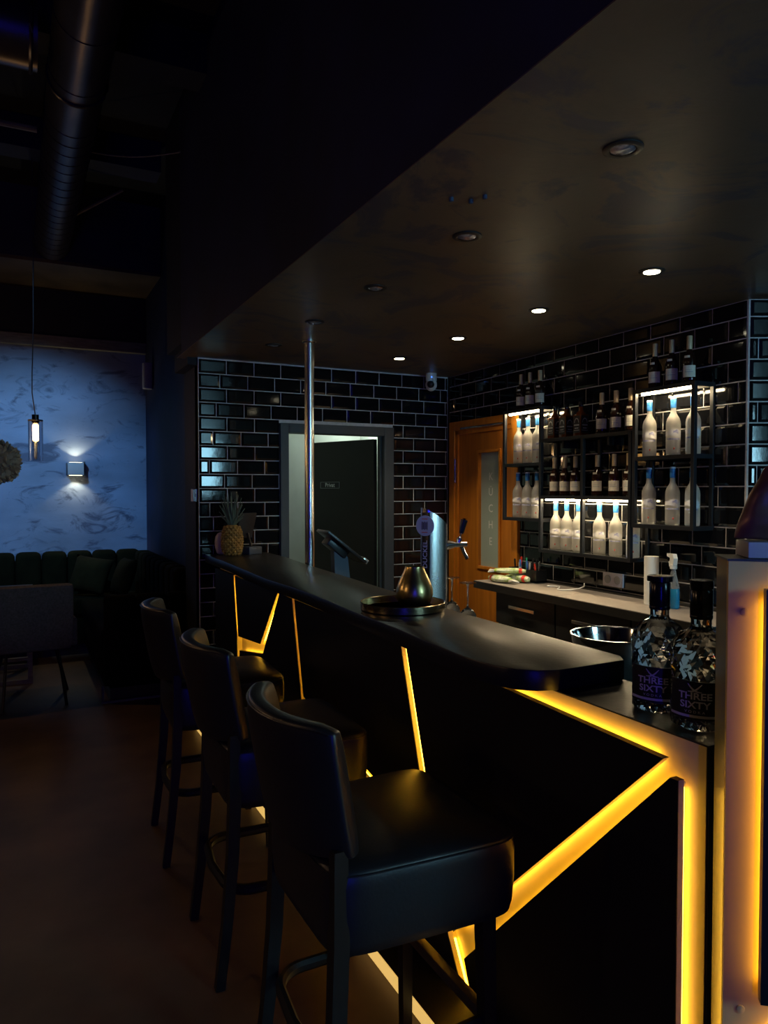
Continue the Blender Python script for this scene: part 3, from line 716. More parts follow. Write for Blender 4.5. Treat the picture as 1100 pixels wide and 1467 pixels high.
# ================================================================== FACETED BOTTLES ON THE LEDGE
def facet_bottle(label, loc, rz, pour, liquid):
    t = thing('faceted_bottle', label, 'bottle', loc, rz, 'faceted vodka bottles on the ledge')
    r0 = 0.047
    prof = [(0.040, 0.0005), (0.0465, 0.006), (r0, 0.025), (r0, 0.04), (r0, 0.055), (r0, 0.07), (r0, 0.085), (r0, 0.10), (r0, 0.112), (r0 + 0.001, 0.124), (r0 + 0.001, 0.136), (r0, 0.148), (0.0465, 0.158), (0.043, 0.168), (0.036, 0.178), (0.026, 0.186), (0.0185, 0.192), (0.0165, 0.198), (0.0165, 0.225)]
    vs, fs = [], []
    n = 24
    for k, (r, z) in enumerate(prof):
        for i in range(n):
            a = 2 * math.pi * (i + 0.5 * (k % 2)) / n
            j = random.uniform(-0.045, 0.045) if 1 < k < 15 else 0
            vs.append((r * (1 + j) * math.cos(a), r * (1 + j) * math.sin(a), z + (random.uniform(-0.004, 0.004) if 2 < k < 15 else 0)))
    for k in range(len(prof) - 1):
        for i in range(n):
            j = (i + 1) % n
            if k % 2 == 0: fs += [(k * n + i, k * n + j, (k + 1) * n + i), (k * n + j, (k + 1) * n + j, (k + 1) * n + i)]
            else: fs += [(k * n + i, k * n + j, (k + 1) * n + j), (k * n + i, (k + 1) * n + j, (k + 1) * n + i)]
    fs.append(tuple(reversed(range(n)))); fs.append(tuple((len(prof) - 1) * n + i for i in range(n)))
    body = part('body', MB().add(vs, fs), 'vodka_gold' if liquid else 'clear_glass', t, smooth=False)
    part('neck_sleeve', MB().lathe([(0.0175, 0.212), (0.0182, 0.214), (0.0182, 0.219), (0.0176, 0.220), (0.0182, 0.222), (0.0182, 0.268), (0.0172, 0.270)], 24), 'cap_black', t)
    if pour:
        part('cap_ring', MB().lathe([(0.0165, 0.2705), (0.0225, 0.272), (0.0225, 0.282), (0.021, 0.2835)], 24), 'cap_black', t)
    else:
        part('cap', MB().lathe([(0.0175, 0.2705), (0.0188, 0.272), (0.0188, 0.287), (0.018, 0.288)], 24), 'cap_black', t)
    # label wrapped round the front (towards -x in local space)
    def wrap(u, z, r=r0 + 0.0028): a = math.pi + u / r; return (r * math.cos(a), r * math.sin(a), z)
    vs, fs = [], []
    m_ = 16; hw = 0.046
    for i in range(m_ + 1):
        u = -hw + 2 * hw * i / m_
        vs += [wrap(u, 0.024), wrap(u, 0.098), wrap(u, 0.098, r0 - 0.001), wrap(u, 0.024, r0 - 0.001)]
    for i in range(m_):
        for q in range(4): fs.append((i * 4 + q, (i + 1) * 4 + q, (i + 1) * 4 + (q + 1) % 4, i * 4 + (q + 1) % 4))
    fs += [(0, 1, 2, 3), tuple(m_ * 4 + q for q in (3, 2, 1, 0))]
    lb = part('label', MB().add(vs, fs), 'label_black', t, label='black paper label')
    rr = r0 + 0.0034
    part('lettering', text_mb('THREE', 0.0185, lambda x, y: wrap(x, 0.070 + y, rr), bold=0.0004), 'letter_pale', lb)
    part('lettering', text_mb('SIXTY', 0.0185, lambda x, y: wrap(x, 0.053 + y, rr), bold=0.0004), 'letter_pale', lb)
    part('lettering', text_mb('V O D K A', 0.007, lambda x, y: wrap(x, 0.040 + y, rr)), 'letter_pale', lb)
    em = MB()
    for s_ in (-1, 1):
        pts = []
        for i in range(9):
            w_ = i / 8; pts.append(wrap(s_ * (-0.011 + 0.022 * w_), 0.079 + 0.015 * w_ - 0.005 * math.sin(math.pi * w_), rr))
        em.tube(pts, [0.0006 + 0.0011 * math.sin(math.pi * i / 8) for i in range(9)], 5)
    part('crossed_swords', em, 'letter_pale', lb)
    vs, fs = [], []
    for i in range(m_ + 1):
        u = -hw + 2 * hw * i / m_; vs += [wrap(u, 0.029, rr), wrap(u, 0.034, rr)]
    for i in range(m_): fs.append((i * 2, i * 2 + 2, i * 2 + 3, i * 2 + 1))
    part('label_band', MB().add(vs, fs), 'letter_pale', lb)
    t.scale = (1.28, 1.28, 1.09)
    return t
facet_bottle('clear faceted bottle with black cap ring, further from the partition', (1.338, 1.236, ZL), R(30), True, False)
facet_bottle('warm tinted faceted bottle with tall black cap, touching the partition', (1.318, 1.103, ZL), R(30), False, True)

# ================================================================== ON THE BAR TOP
ZT = 1.12
t = thing('round_tray', 'round dark brass tray with a raised rim under the vase', 'tray', (1.318, 2.465, ZT))
part('plate', MB().lathe([(0.150, 0.001), (0.155, 0.003), (0.150, 0.006), (0.001, 0.006)], 48), 'tray', t)
part('rim', MB().lathe([(0.154, 0.002), (0.160, 0.004), (0.162, 0.030), (0.160, 0.032), (0.157, 0.030), (0.154, 0.006)], 48), 'tray', t)
vp = (1.362, 2.452, ZT + 0.0065)
single('brass_vase', MB().lathe([(0.001, 0.0), (0.040, 0.0), (0.052, 0.006), (0.065, 0.026), (0.071, 0.050), (0.069, 0.074), (0.060, 0.100), (0.048, 0.124), (0.038, 0.146), (0.036, 0.156), (0.033, 0.156), (0.035, 0.146), (0.055, 0.10), (0.064, 0.05), (0.001, 0.01)], 48, vp), 'brass', 'hammered brass vase with a narrow neck on the round tray', 'vase', vp, ang=70)

# pineapple
px_, py_ = 1.352, 5.045
t = thing('pineapple', 'whole pineapple with a tall leafy crown on the bar top', 'pineapple', (px_, py_, ZT))
prof = [(0.030, 0.001), (0.052, 0.010), (0.068, 0.035), (0.075, 0.075), (0.075, 0.12), (0.069, 0.165), (0.055, 0.20), (0.035, 0.215)]
body = part('body', MB().lathe([(r * 0.95, z) for r, z in prof], 24), 'pineapple', t)
ey = MB()
rows = 12
for k in range(rows):
    z = 0.016 + k * 0.0165
    r = None
    for (r0_, z0_), (r1_, z1_) in zip(prof, prof[1:]):
        if z0_ <= z <= z1_: r = r0_ + (r1_ - r0_) * (z - z0_) / (z1_ - z0_)
    n = 14
    for i in range(n):
        a = 2 * math.pi * (i + 0.5 * (k % 2)) / n
        c_ = Vector((math.cos(a) * r, math.sin(a) * r, z)); t1 = Vector((-math.sin(a), math.cos(a), 0)); up = Vector((0, 0, 1)); nn = Vector((math.cos(a), math.sin(a), 0))
        hw, hh = r * math.pi / n * 0.94, 0.0155
        ey.add([c_ + t1 * hw - nn * 0.003, c_ + up * hh - nn * 0.003, c_ - t1 * hw - nn * 0.003, c_ - up * hh - nn * 0.003, c_ + nn * 0.006], [(0, 1, 4), (1, 2, 4), (2, 3, 4), (3, 0, 4)])
e_ = part('skin_eyes', ey, 'pineapple', t, smooth=False); e_['kind'] = 'stuff'
for k in range(34):
    a = k * 2.399; lv = k / 33
    L = 0.09 + 0.15 * lv; sp = 0.62 * (1 - lv) + 0.10
    pts = []; rs = []
    for i in range(6):
        s_ = i / 5
        rad = 0.018 + L * s_ * math.sin(sp) * (0.75 + 0.25 * s_); zz = 0.205 + L * s_ * math.cos(sp) * (1 - 0.12 * s_ * (1 - lv))
        pts.append((rad * math.cos(a), rad * math.sin(a), zz)); rs.append(0.0125 * (1 - s_) ** 0.7 + 0.0008)
    vs, fs = [], []
    for i, (p, r_) in enumerate(zip(pts, rs)):
        tx, ty = -math.sin(a), math.cos(a)
        vs += [(p[0] + tx * r_, p[1] + ty * r_, p[2] + 0.002), (p[0] + 0.003 * math.cos(a), p[1] + 0.003 * math.sin(a), p[2] - 0.002), (p[0] - tx * r_, p[1] - ty * r_, p[2] + 0.002), (p[0] - 0.001 * math.cos(a), p[1] - 0.001 * math.sin(a), p[2] + 0.001)]
    for i in range(5):
        for q in range(4): fs.append((i * 4 + q, i * 4 + (q + 1) % 4, i * 4 + 4 + (q + 1) % 4, i * 4 + 4 + q))
    part('leaf', MB().add(vs, fs), 'leaf', t)
single('round_vase', MB().lathe([(0.02, 0.0), (0.036, 0.01), (0.048, 0.05), (0.05, 0.09), (0.046, 0.125), (0.03, 0.15), (0.018, 0.155), (0.014, 0.15), (0.02, 0.13)], 20, (1.315, 5.185, ZT)), 'lilac_white', 'pale round vase half hidden behind the pineapple', 'vase', (1.315, 5.185, ZT))
# card display with block base beside pineapple
t = thing('menu_stand', 'dark tilted menu board on a block stand beside the pineapple', 'menu stand', (1.515, 5.115, ZT), R(18))
part('base', MB().box(-0.055, 0.055, -0.045, 0.045, 0.0, 0.055, 0.006), 'blue_plastic', t)
part('neck', MB().tube([(0, 0.01, 0.05), (-0.012, 0.02, 0.11), (-0.02, 0.028, 0.15)], 0.010, 8), 'black_plastic', t)
part('board', MB().obox((-0.03, 0.03, 0.205), (1, 0, 0), (0, 0.94, 0.34), (0, -0.34, 0.94), 0.068, 0.006, 0.095, 0.003), 'dark_card', t)
# cash register tablet
t = thing('register_tablet', 'black tilted touch screen till on a stand behind the bar top', 'till', (1.80, 4.17, 0.966), R(-4))
part('foot', MB().box(-0.08, 0.10, -0.08, 0.08, 0, 0.014, 0.004), 'black_plastic', t)
part('stand', MB().prism([(-0.05, 0.012), (0.05, 0.012), (0.03, 0.20), (-0.06, 0.27)], lambda p: (p[0], -0.035, p[1]), lambda p: (p[0], 0.035, p[1])), 'blue_plastic', t, smooth=False)
tx, tz = 0.78, -0.62
scr = part('screen', MB().obox((0.0, 0, 0.265), (tx, 0, tz), (0, 1, 0), (-tz, 0, tx), 0.155, 0.115, 0.009, 0.004), 'black_plastic', t)
part('rear_housing', MB().obox((-0.035, 0, 0.262), (tx, 0, tz), (0, 1, 0), (-tz, 0, tx), 0.075, 0.06, 0.032, 0.008), 'black_plastic', t)
part('card_reader', MB().obox((0.122, -0.05, 0.178), (tx, 0, tz), (0, 1, 0), (-tz, 0, tx), 0.02, 0.05, 0.014, 0.004), 'chrome', t)
# beer tower on the service top
ZS = 0.9655
t = thing('beer_tower', 'polished steel beer tower with a tap and a round lilac badge', 'beer tower', (1.585, 2.685, ZS), R(-4))
hgt = 0.535
out = []
for i in range(28):
    a = 2 * math.pi * i / 28
    c_, s_ = math.cos(a), math.sin(a)
    out.append((0.058 * (abs(c_) ** 0.75) * (1 if c_ >= 0 else -1), 0.034 * (abs(s_) ** 0.75) * (1 if s_ >= 0 else -1)))
n = len(out)
vs = [(x, y, 0.001) for x, y in out] + [(x, y, hgt - 0.55 * (x + 0.058) ** 1.0 - 1.2 * max(0, x) ** 1.5) for x, y in out]
fs = [(i, (i + 1) % n, n + (i + 1) % n, n + i) for i in range(n)] + [tuple(reversed(range(n))), tuple(range(n, 2 * n))]
tw = part('column', MB().add(vs, fs), 'chrome', t, ang=40)
part('base_plate', MB().lathe([(0.085, 0.0005), (0.085, 0.008), (0.08, 0.012)], 28), 'polished', t)
# dark front face (towards the guests and the camera) with badge and lettering
fa = R(214)   # badge and strip look towards the guests
bnx, bny = math.cos(fa), math.sin(fa)
part('front_strip', MB().obox((-0.0475, -0.0215, hgt / 2), (-bny, bnx, 0), (bnx, bny, 0), (0, 0, 1), 0.017, 0.006, hgt / 2 - 0.02, 0.002), 'black_plastic', t)
bd = MB().lathe([(0.001, 0), (0.043, 0.0), (0.043, 0.004), (0.001, 0.005)], 32)
mtb = Matrix.Translation((-0.0475 + bnx * 0.0062, -0.0215 + bny * 0.0062, hgt - 0.075)) @ Matrix(((-bny, 0, bnx), (bnx, 0, bny), (0, 1, 0))).to_4x4()
bd.v = [tuple(mtb @ Vector(v)) for v in bd.v]
bo = part('badge', bd, 'badge', t, label='round lilac badge')
for m_, bars in (('letter_dark', [(-0.012 + 0.006 * k, 0.017 - 0.003 * (k % 2)) for k in range(5)]), ('red', None)):
    pr = MB()
    if bars:
        for x_, h_ in bars: pr.add([tuple(mtb @ Vector(v)) for v in ((x_ - 0.0016, -h_, 0.0056), (x_ + 0.0016, -h_, 0.0056), (x_ + 0.0016, h_, 0.0056), (x_ - 0.0016, h_, 0.0056))], [(0, 1, 2, 3)])
    else:
        for y_ in (0.027, -0.029): pr.add([tuple(mtb @ Vector(v)) for v in ((-0.014, y_, 0.0055), (0.014, y_, 0.0055), (0.014, y_ + 0.003, 0.0055), (-0.014, y_ + 0.003, 0.0055))], [(0, 1, 2, 3)])
    part('badge_print', pr, m_, bo)['kind'] = 'stuff'
part('lettering', text_mb('DUCKEL', 0.036, lambda x, y: (-0.0475 + bnx * 0.0066 - bny * y * -0.8, -0.0215 + bny * 0.0066 + bnx * y * -0.8, 0.34 + x * 0.85), bold=0.0006), 'badge', t)
tp = part('tap', MB().tube([(0.055, 0, 0.375), (0.075, 0, 0.375), (0.0751, 0, 0.375), (0.09, 0, 0.375), (0.0901, 0, 0.375), (0.155, 0, 0.375)], [0.020, 0.020, 0.016, 0.016, 0.012, 0.012], 14), 'polished', t)
part('spout', MB().tube([(0.128, 0, 0.372), (0.142, 0, 0.345), (0.160, 0, 0.312)], 0.008, 10), 'polished', tp)
part('lever', MB().tube([(0.118, 0, 0.38), (0.122, 0, 0.40), (0.132, 0, 0.425)], [0.010, 0.012, 0.008], 10), 'polished', tp)
part('tap_handle', MB().tube([(0.131, 0, 0.422), (0.137, 0, 0.45), (0.145, 0, 0.48), (0.147, 0, 0.486)], [0.010, 0.0135, 0.016, 0.011], 12), 'cap_black', tp)
# upturned wine glasses behind the bar top
def wine_glass(loc, label):
    single('wine_glass', MB().lathe([(0.030, 0.0), (0.036, 0.03), (0.039, 0.06), (0.035, 0.088), (0.020, 0.106), (0.006, 0.115), (0.0035, 0.13), (0.0035, 0.20), (0.006, 0.212), (0.036, 0.2185), (0.036, 0.2200), (0.0, 0.2205)], 28, loc)
           , 'clear_glass', label, 'wine glass', loc, group='upturned wine glasses', ang=60)
wine_glass((1.70, 2.60, ZS), 'upturned wine glass standing on its rim behind the bar, in the open')
wine_glass((1.74, 2.79, ZS), 'upturned wine glass half hidden behind the beer tower')
# steel bowl
t = thing('steel_bowl', 'round polished steel ice bowl behind the bar top', 'bowl', (1.745, 1.80, ZS))
part('bowl', MB().lathe([(0.06, 0.0005), (0.09, 0.01), (0.125, 0.07), (0.138, 0.135), (0.134, 0.135), (0.12, 0.07), (0.085, 0.015), (0.0, 0.012)], 40), 'polished', t, ang=60)
part('rim', MB().tube([(0.138 * math.cos(2 * math.pi * i / 40), 0.138 * math.sin(2 * math.pi * i / 40), 0.136) for i in range(40)], 0.0035, 8, True), 'polished', t)
# bin with round lid behind the bar
t = thing('lidded_bin', 'round bin with a wood coloured lid and steel rim by the kitchen door', 'bin', (2.46, 4.02, 0))
part('drum', MB().lathe([(0.13, 0.001), (0.14, 0.02), (0.14, 0.70), (0.13, 0.71)], 28), 'cabinet', t)
part('rim', MB().lathe([(0.141, 0.71), (0.145, 0.712), (0.145, 0.745), (0.141, 0.747)], 28), 'chrome', t)
part('lid', MB().lathe([(0.139, 0.711), (0.139, 0.752), (0.10, 0.760), (0.0, 0.762)], 28), 'orange_wood_d', t)

# ================================================================== BACK COUNTER
ZW = 0.955
XF = 2.83
t = thing('worktop', 'grey beige worktop board under the bottle shelf', 'worktop', (3.0, 3.3, ZW - 0.05))
part('board', MB().box(XF, XR - 0.055, 3.41, 4.245, ZW - 0.003, ZW).box(XF, XR - 0.055, 2.30, 3.404, ZW - 0.003, ZW), 'worktop', t, True, False)
part('edge', MB().box(XF - 0.004, XR - 0.055, 2.30, 4.25, ZW - 0.05, ZW - 0.003), 'cabinet', t, True, False, 'black worktop edge')
part('upstand', MB().box(XR - 0.055, XR - 0.009, 2.47, 4.25, ZW - 0.05, ZW + 0.012, 0.003), 'cabinet', t, True, False)
ys = [4.035, 3.43, 2.83, 2.30]
names = ['black drawer cabinet under the worktop end by the kitchen door', 'black drawer cabinet in the middle of the back counter', 'black drawer cabinet furthest from the kitchen door']
for (ya, yb), lab in zip(zip(ys, ys[1:]), names):
    t = thing('drawer_cabinet', lab, 'cabinet', (3.03, (ya + yb) / 2, 0), 0, 'drawer cabinets of the back counter')
    y0, y1 = yb + 0.003, ya - 0.003
    part('body', MB().box(XF + 0.05, XR - 0.012, y0, y1, 0.06, ZW - 0.051), 'cabinet', t, True, False)
    part('foot', MB().box(XF + 0.09, XR - 0.05, y0 + 0.02, y1 - 0.02, 0.0, 0.06), 'dark_void', t, True, False)
    dr = part('drawer', MB().box(XF + 0.028, XF + 0.05, y0 + 0.004, y1 - 0.004, 0.70, ZW - 0.056, 0.002), 'cabinet', t, True, False)
    yc = (y0 + y1) / 2 
    part('handle', MB().box(XF + 0.004, XF + 0.012, yc - 0.13, yc + 0.13, 0.815, 0.835, 0.002).box(XF + 0.012, XF + 0.028, yc - 0.12, yc - 0.11, 0.82, 0.83).box(XF + 0.012, XF + 0.028, yc + 0.11, yc + 0.12, 0.82, 0.83), 'chrome', dr, True, False)
    do = part('door', MB().box(XF + 0.03, XF + 0.05, y0 + 0.004, y1 - 0.004, 0.08, 0.69, 0.002), 'dark_void', t, True, False)
    part('handle', MB().tube([(XF + 0.015, y0 + 0.06, 0.50), (XF + 0.015, y0 + 0.06, 0.64)], 0.006, 8), 'chrome', do, True)
# wrapped packets
def packet(loc, rz, L, w, h, label, m='pack_green', tilt=0.0):
    t = thing('wrapped_packet', label, 'packet', loc, rz, 'wrapped packets on the worktop')
    vs, fs = [], []
    n, m_ = 12, 14
    for k in range(m_ + 1):
        s_ = k / m_; x = (s_ - 0.5) * L
        e = min(1, math.sin(math.pi * (0.06 + 0.88 * s_)) ** 0.45)
        for i in range(n):
            a = 2 * math.pi * i / n
            wob = 1 + 0.10 * math.sin(5 * s_ + 2 * a)
            vs.append((x, w / 2 * e * math.cos(a) * wob, max(0.0005, h / 2 + h / 2 * e * math.sin(a) * wob) + tilt * s_))
    for k in range(m_):
        for i in range(n): j = (i + 1) % n; fs.append((k * n + i, k * n + j, (k + 1) * n + j, (k + 1) * n + i))
    fs += [tuple(reversed(range(n))), tuple(m_ * n + i for i in range(n))]
    part('wrap', MB().add(vs, fs), m, t)
    for s0 in (0.80, 0.14)[:1]:
        rv, rf = [], []
        for k in range(4):
            s_ = s0 + 0.035 * k; x = (s_ - 0.5) * L; e = min(1, math.sin(math.pi * (0.06 + 0.88 * s_)) ** 0.45) * 1.04
            for i in range(n):
                a = 2 * math.pi * i / n; wob = 1 + 0.10 * math.sin(5 * s_ + 2 * a)
                rv.append((x, w / 2 * e * math.cos(a) * wob, max(0.0008, h / 2 + h / 2 * e * math.sin(a) * wob) + tilt * s_))
        for k in range(3):
            for i in range(n): j = (i + 1) % n; rf.append((k * n + i, k * n + j, (k + 1) * n + j, (k + 1) * n + i))
        part('red_band', MB().add(rv, rf), 'red', t)
    part('sealed_end', MB().add([(-L / 2, -w * 0.38, h * 0.25), (-L / 2, w * 0.38, h * 0.25), (-L / 2 - 0.04, w * 0.5, h * 0.5), (-L / 2 - 0.04, -w * 0.45, h * 0.15), (-L / 2, -w * 0.38, h * 0.6), (-L / 2, w * 0.38, h * 0.6), (-L / 2 - 0.04, w * 0.5, h * 0.6), (-L / 2 - 0.04, -w * 0.45, h * 0.3)], [(0, 1, 2, 3), (4, 7, 6, 5), (0, 4, 5, 1), (2, 6, 7, 3), (1, 5, 6, 2), (0, 3, 7, 4)]), 'pack_white', t)
    return t
packet((2.915, 4.06, ZW + 0.001), R(100), 0.20, 0.075, 0.05, 'green and white wrapped packet lying in front of the others on the worktop')
packet((3.026, 4.02, ZW + 0.001), R(-80), 0.20, 0.075, 0.055, 'green and white wrapped packet between the front packet and the pen box')
packet((2.975, 4.035, ZW + 0.060), R(-48), 0.21, 0.065, 0.04, 'wrapped packet resting on top of the two other packets')
single('wooden_board', MB().box(3.09, 3.17, 3.98, 4.22, ZW + 0.0006, ZW + 0.012, 0.003), 'light_wood', 'thin light wooden board beneath the pen box', 'board', (3.13, 4.1, ZW), False)
t = thing('pen_box', 'black open box holding pens on the worktop by the kitchen door', 'pen box', (3.125, 4.04, ZW + 0.0125))
part('box', MB().box(-0.045, 0.045, -0.15, 0.15, 0, 0.005).box(-0.045, -0.041, -0.15, 0.15, 0, 0.075).box(0.041, 0.045, -0.15, 0.15, 0, 0.075).box(-0.041, 0.041, -0.15, -0.146, 0, 0.075).box(-0.041, 0.041, 0.146, 0.15, 0, 0.075), 'black_plastic', t, smooth=False)
pens = [('black', 'black_plastic'), ('red', 'red'), ('white', 'white_plastic'), ('blue', 'blue'), ('green', 'green'), ('pale', 'lilac_white'), ('blue', 'blue'), ('black', 'black_plastic'), ('red', 'red'), ('steel', 'chrome'), ('black', 'black_plastic')]
pl_lab = ['black pen at the door end of the pen box', 'red pen next to the black pen at the door end of the pen box', 'white pen beside the red pen in the pen box', 'blue pen between the white and green pens', 'green pen standing tall in the pen box', 'pale pen right after the green pen', 'blue pen between the pale pen and a black pen', 'black pen in the middle of the short pens', 'red pen far from the kitchen door in the pen box', 'steel pen near the socket end of the pen box', 'black pen at the socket end of the pen box']
for i, ((c_, m_), lab) in enumerate(zip(pens, pl_lab)):
    y = 4.04 + 0.13 - i * 0.026; h = 0.125 + 0.02 * math.sin(i * 2.1); x = 3.125 + 0.02 * math.sin(i * 1.7)
    bx_, by_ = x, y
    tp_ = (x + 0.012 * math.sin(i * 3.0), y + 0.014 * math.cos(i * 2.3), ZW + 0.0185 + h)
    t = thing('pen', lab, 'pen', (bx_, by_, ZW + 0.0185), 0, 'pens in the pen box')
    b0 = Vector((bx_, by_, ZW + 0.0185)); b1 = Vector(tp_)
    part('barrel', MB().tube([b0, b0.lerp(b1, 0.6)], 0.0055, 8), 'white_plastic' if c_ in ('red', 'blue', 'green') and i % 2 else m_, t, True)
    part('cap', MB().tube([b0.lerp(b1, 0.6), b0.lerp(b1, 0.95), b1], [0.0072, 0.0072, 0.004], 8), m_, t, True)
# socket, cable
t = thing('wall_socket', 'grey double wall socket on the black tiles above the worktop', 'socket', (XR - 0.0075, 3.34, 1.035))
part('plate', MB().box(-0.012, 0, -0.082, 0.082, -0.042, 0.042, 0.003), 'lilac_white', t)
for y in (-0.04, 0.04):
    c_ = MB().lathe([(0.020, 0.0), (0.026, 0.0), (0.026, 0.003), (0.020, 0.003)], 20)
    c_.v = [(-0.0125 - v[2], y + v[0], v[1]) for v in c_.v]
    part('outlet', c_, 'lamp_grey', t)
pts = [(3.05 + 0.05 * math.sin(i * 0.9), 3.74 - 0.032 * i, ZW + 0.0055 + 0.05 * max(0, (i - 6) / 4) ** 2) for i in range(11)]
single('white_cable', MB().tube(pts, 0.004, 6), 'white_plastic', 'loose white cable lying on the worktop before the socket', 'cable', (3.06, 3.6, ZW))
# paper roll, spray bottle
t = thing('paper_roll', 'white paper roll standing on the worktop beside the spray bottle', 'paper roll', (3.09, 2.915, ZW + 0.0005))
part('roll', MB().lathe([(0.012, 0.0), (0.038, 0.0), (0.038, 0.26), (0.012, 0.26)], 28), 'paper', t)
part('core', MB().lathe([(0.012, 0.001), (0.012, 0.2595), (0.010, 0.2595)], 16), 'light_wood', t)
t = thing('spray_bottle', 'trigger spray bottle with blue cleaning liquid under the shelf', 'spray bottle', (3.09, 2.765, ZW + 0.0005), R(-25))
part('liquid_body', MB().lathe([(0.040, 0.0), (0.047, 0.008), (0.047, 0.09), (0.043, 0.105)], 28, sy=1.0, sx=0.6), 'spray_blue', t)
part('upper_body', MB().lathe([(0.043, 0.1052), (0.036, 0.13), (0.022, 0.17), (0.016, 0.195), (0.014, 0.21)], 28, sx=0.7), 'spray_clear', t)
part('label', MB().obox((-0.0295, 0, 0.062), (0, 1, 0), (1, 0, 0), (0, 0, 1), 0.030, 0.0012, 0.038), 'white_plastic', t, smooth=False)
part('collar', MB().lathe([(0.016, 0.205), (0.018, 0.207), (0.018, 0.228), (0.014, 0.23)], 16), 'white_plastic', t)
part('spray_head', MB().prism([(-0.02, 0.228), (0.018, 0.228), (0.022, 0.262), (0.06, 0.268), (0.06, 0.282), (-0.012, 0.285), (-0.026, 0.262)], lambda p: (-0.011, p[0], p[1]), lambda p: (0.011, p[0], p[1])), 'white_plastic', t, smooth=False)
part('trigger', MB().tube([(0, 0.03, 0.264), (0, 0.046, 0.24), (0, 0.042, 0.215)], 0.006, 8), 'white_plastic', t)

# ================================================================== BOTTLE SHELF
X0, X1 = 3.085, 3.222
Yu = [2.65, 3.048, 3.467, 3.865, 4.265]
Z4, Z3, Z2, Z1, Z0 = 2.13, 1.76, 1.388, 1.54, 1.19
sh = thing('wall_shelf', 'black metal wall shelf grid with lit compartments', 'shelf', (XR - 0.01, 3.45, Z0))
g = 0.022
def post(y, z0, z1, x): part('post', MB().box(x, x + g, y - g / 2, y + g / 2, z0, z1, 0.0015), 'shelf_metal', sh, True, False)
def rail(x, y0, y1, z): part('rail', MB().box(x, x + g, y0, y1, z - g, z, 0.0015), 'shelf_metal', sh, True, False)
def cross(y, z): part('side_rail', MB().box(X0 + g, X1, y - g / 2, y + g / 2, z - g, z), 'shelf_metal', sh, True, False)
def board(y0, y1, z): part('shelf_board', MB().box(X0 + g, X1, y0 + g / 2, y1 - g / 2, z - 0.008, z), 'shelf_board', sh, True, False)
for x in (X0, X1):
    for y, z0, z1 in ((Yu[0], Z2 - g, Z4), (Yu[1], Z2 - g, Z4), (Yu[1] + 0.03, Z0 - g, 1.91), (Yu[2], Z0 - g, 1.91), (Yu[3], Z0 - g, Z4), (Yu[4], Z2 - g, Z4)): post(y, z0, z1, x)
    for y0, y1, zs in ((Yu[0], Yu[1], (Z4, Z3, Z2)), (Yu[3], Yu[4], (Z4, Z3, Z2)), (Yu[1] + 0.03, Yu[2], (1.91, Z1, Z0)), (Yu[2], Yu[3], (1.91, Z1, Z0))):
        for z in zs: rail(x, y0 + g / 2, y1 - g / 2, z)
for y, zs in ((Yu[0], (Z4, Z3, Z2)), (Yu[1], (Z4, Z3, Z2)), (Yu[1] + 0.03, (1.91, Z1, Z0)), (Yu[2], (1.91, Z1, Z0)), (Yu[3], (Z4, Z3, Z2, 1.91, Z1, Z0)), (Yu[4], (Z4, Z3, Z2))):
    for z in zs: cross(y, z)
for y0, y1, zs in ((Yu[0], Yu[1], (Z4, Z3, Z2)), (Yu[3], Yu[4], (Z4, Z3, Z2)), (Yu[1] + 0.03, Yu[2], (1.91, Z1, Z0)), (Yu[2], Yu[3], (1.91, Z1, Z0))):
    for z in zs: board(y0, y1, z)
for y0, y1, z in ((Yu[0], Yu[1], Z4), (Yu[3], Yu[4], Z4), (Yu[2], Yu[3], Z1), (Yu[1] + 0.03, Yu[2], Z1)):
    part('led_bar', MB().box(X0 + 0.024, X0 + 0.042, y0 + 0.03, y1 - 0.03, z - g - 0.010, z - g + 0.0005), 'led_white', sh, True, False, 'glowing white LED bar')
for y in (Yu[2] + 0.2, Yu[2] - 0.2):
    part('bracket', MB().box(X0 + g, X1, y - 0.008, y + 0.008, 1.84, 1.888), 'shelf_metal', sh, True, False)

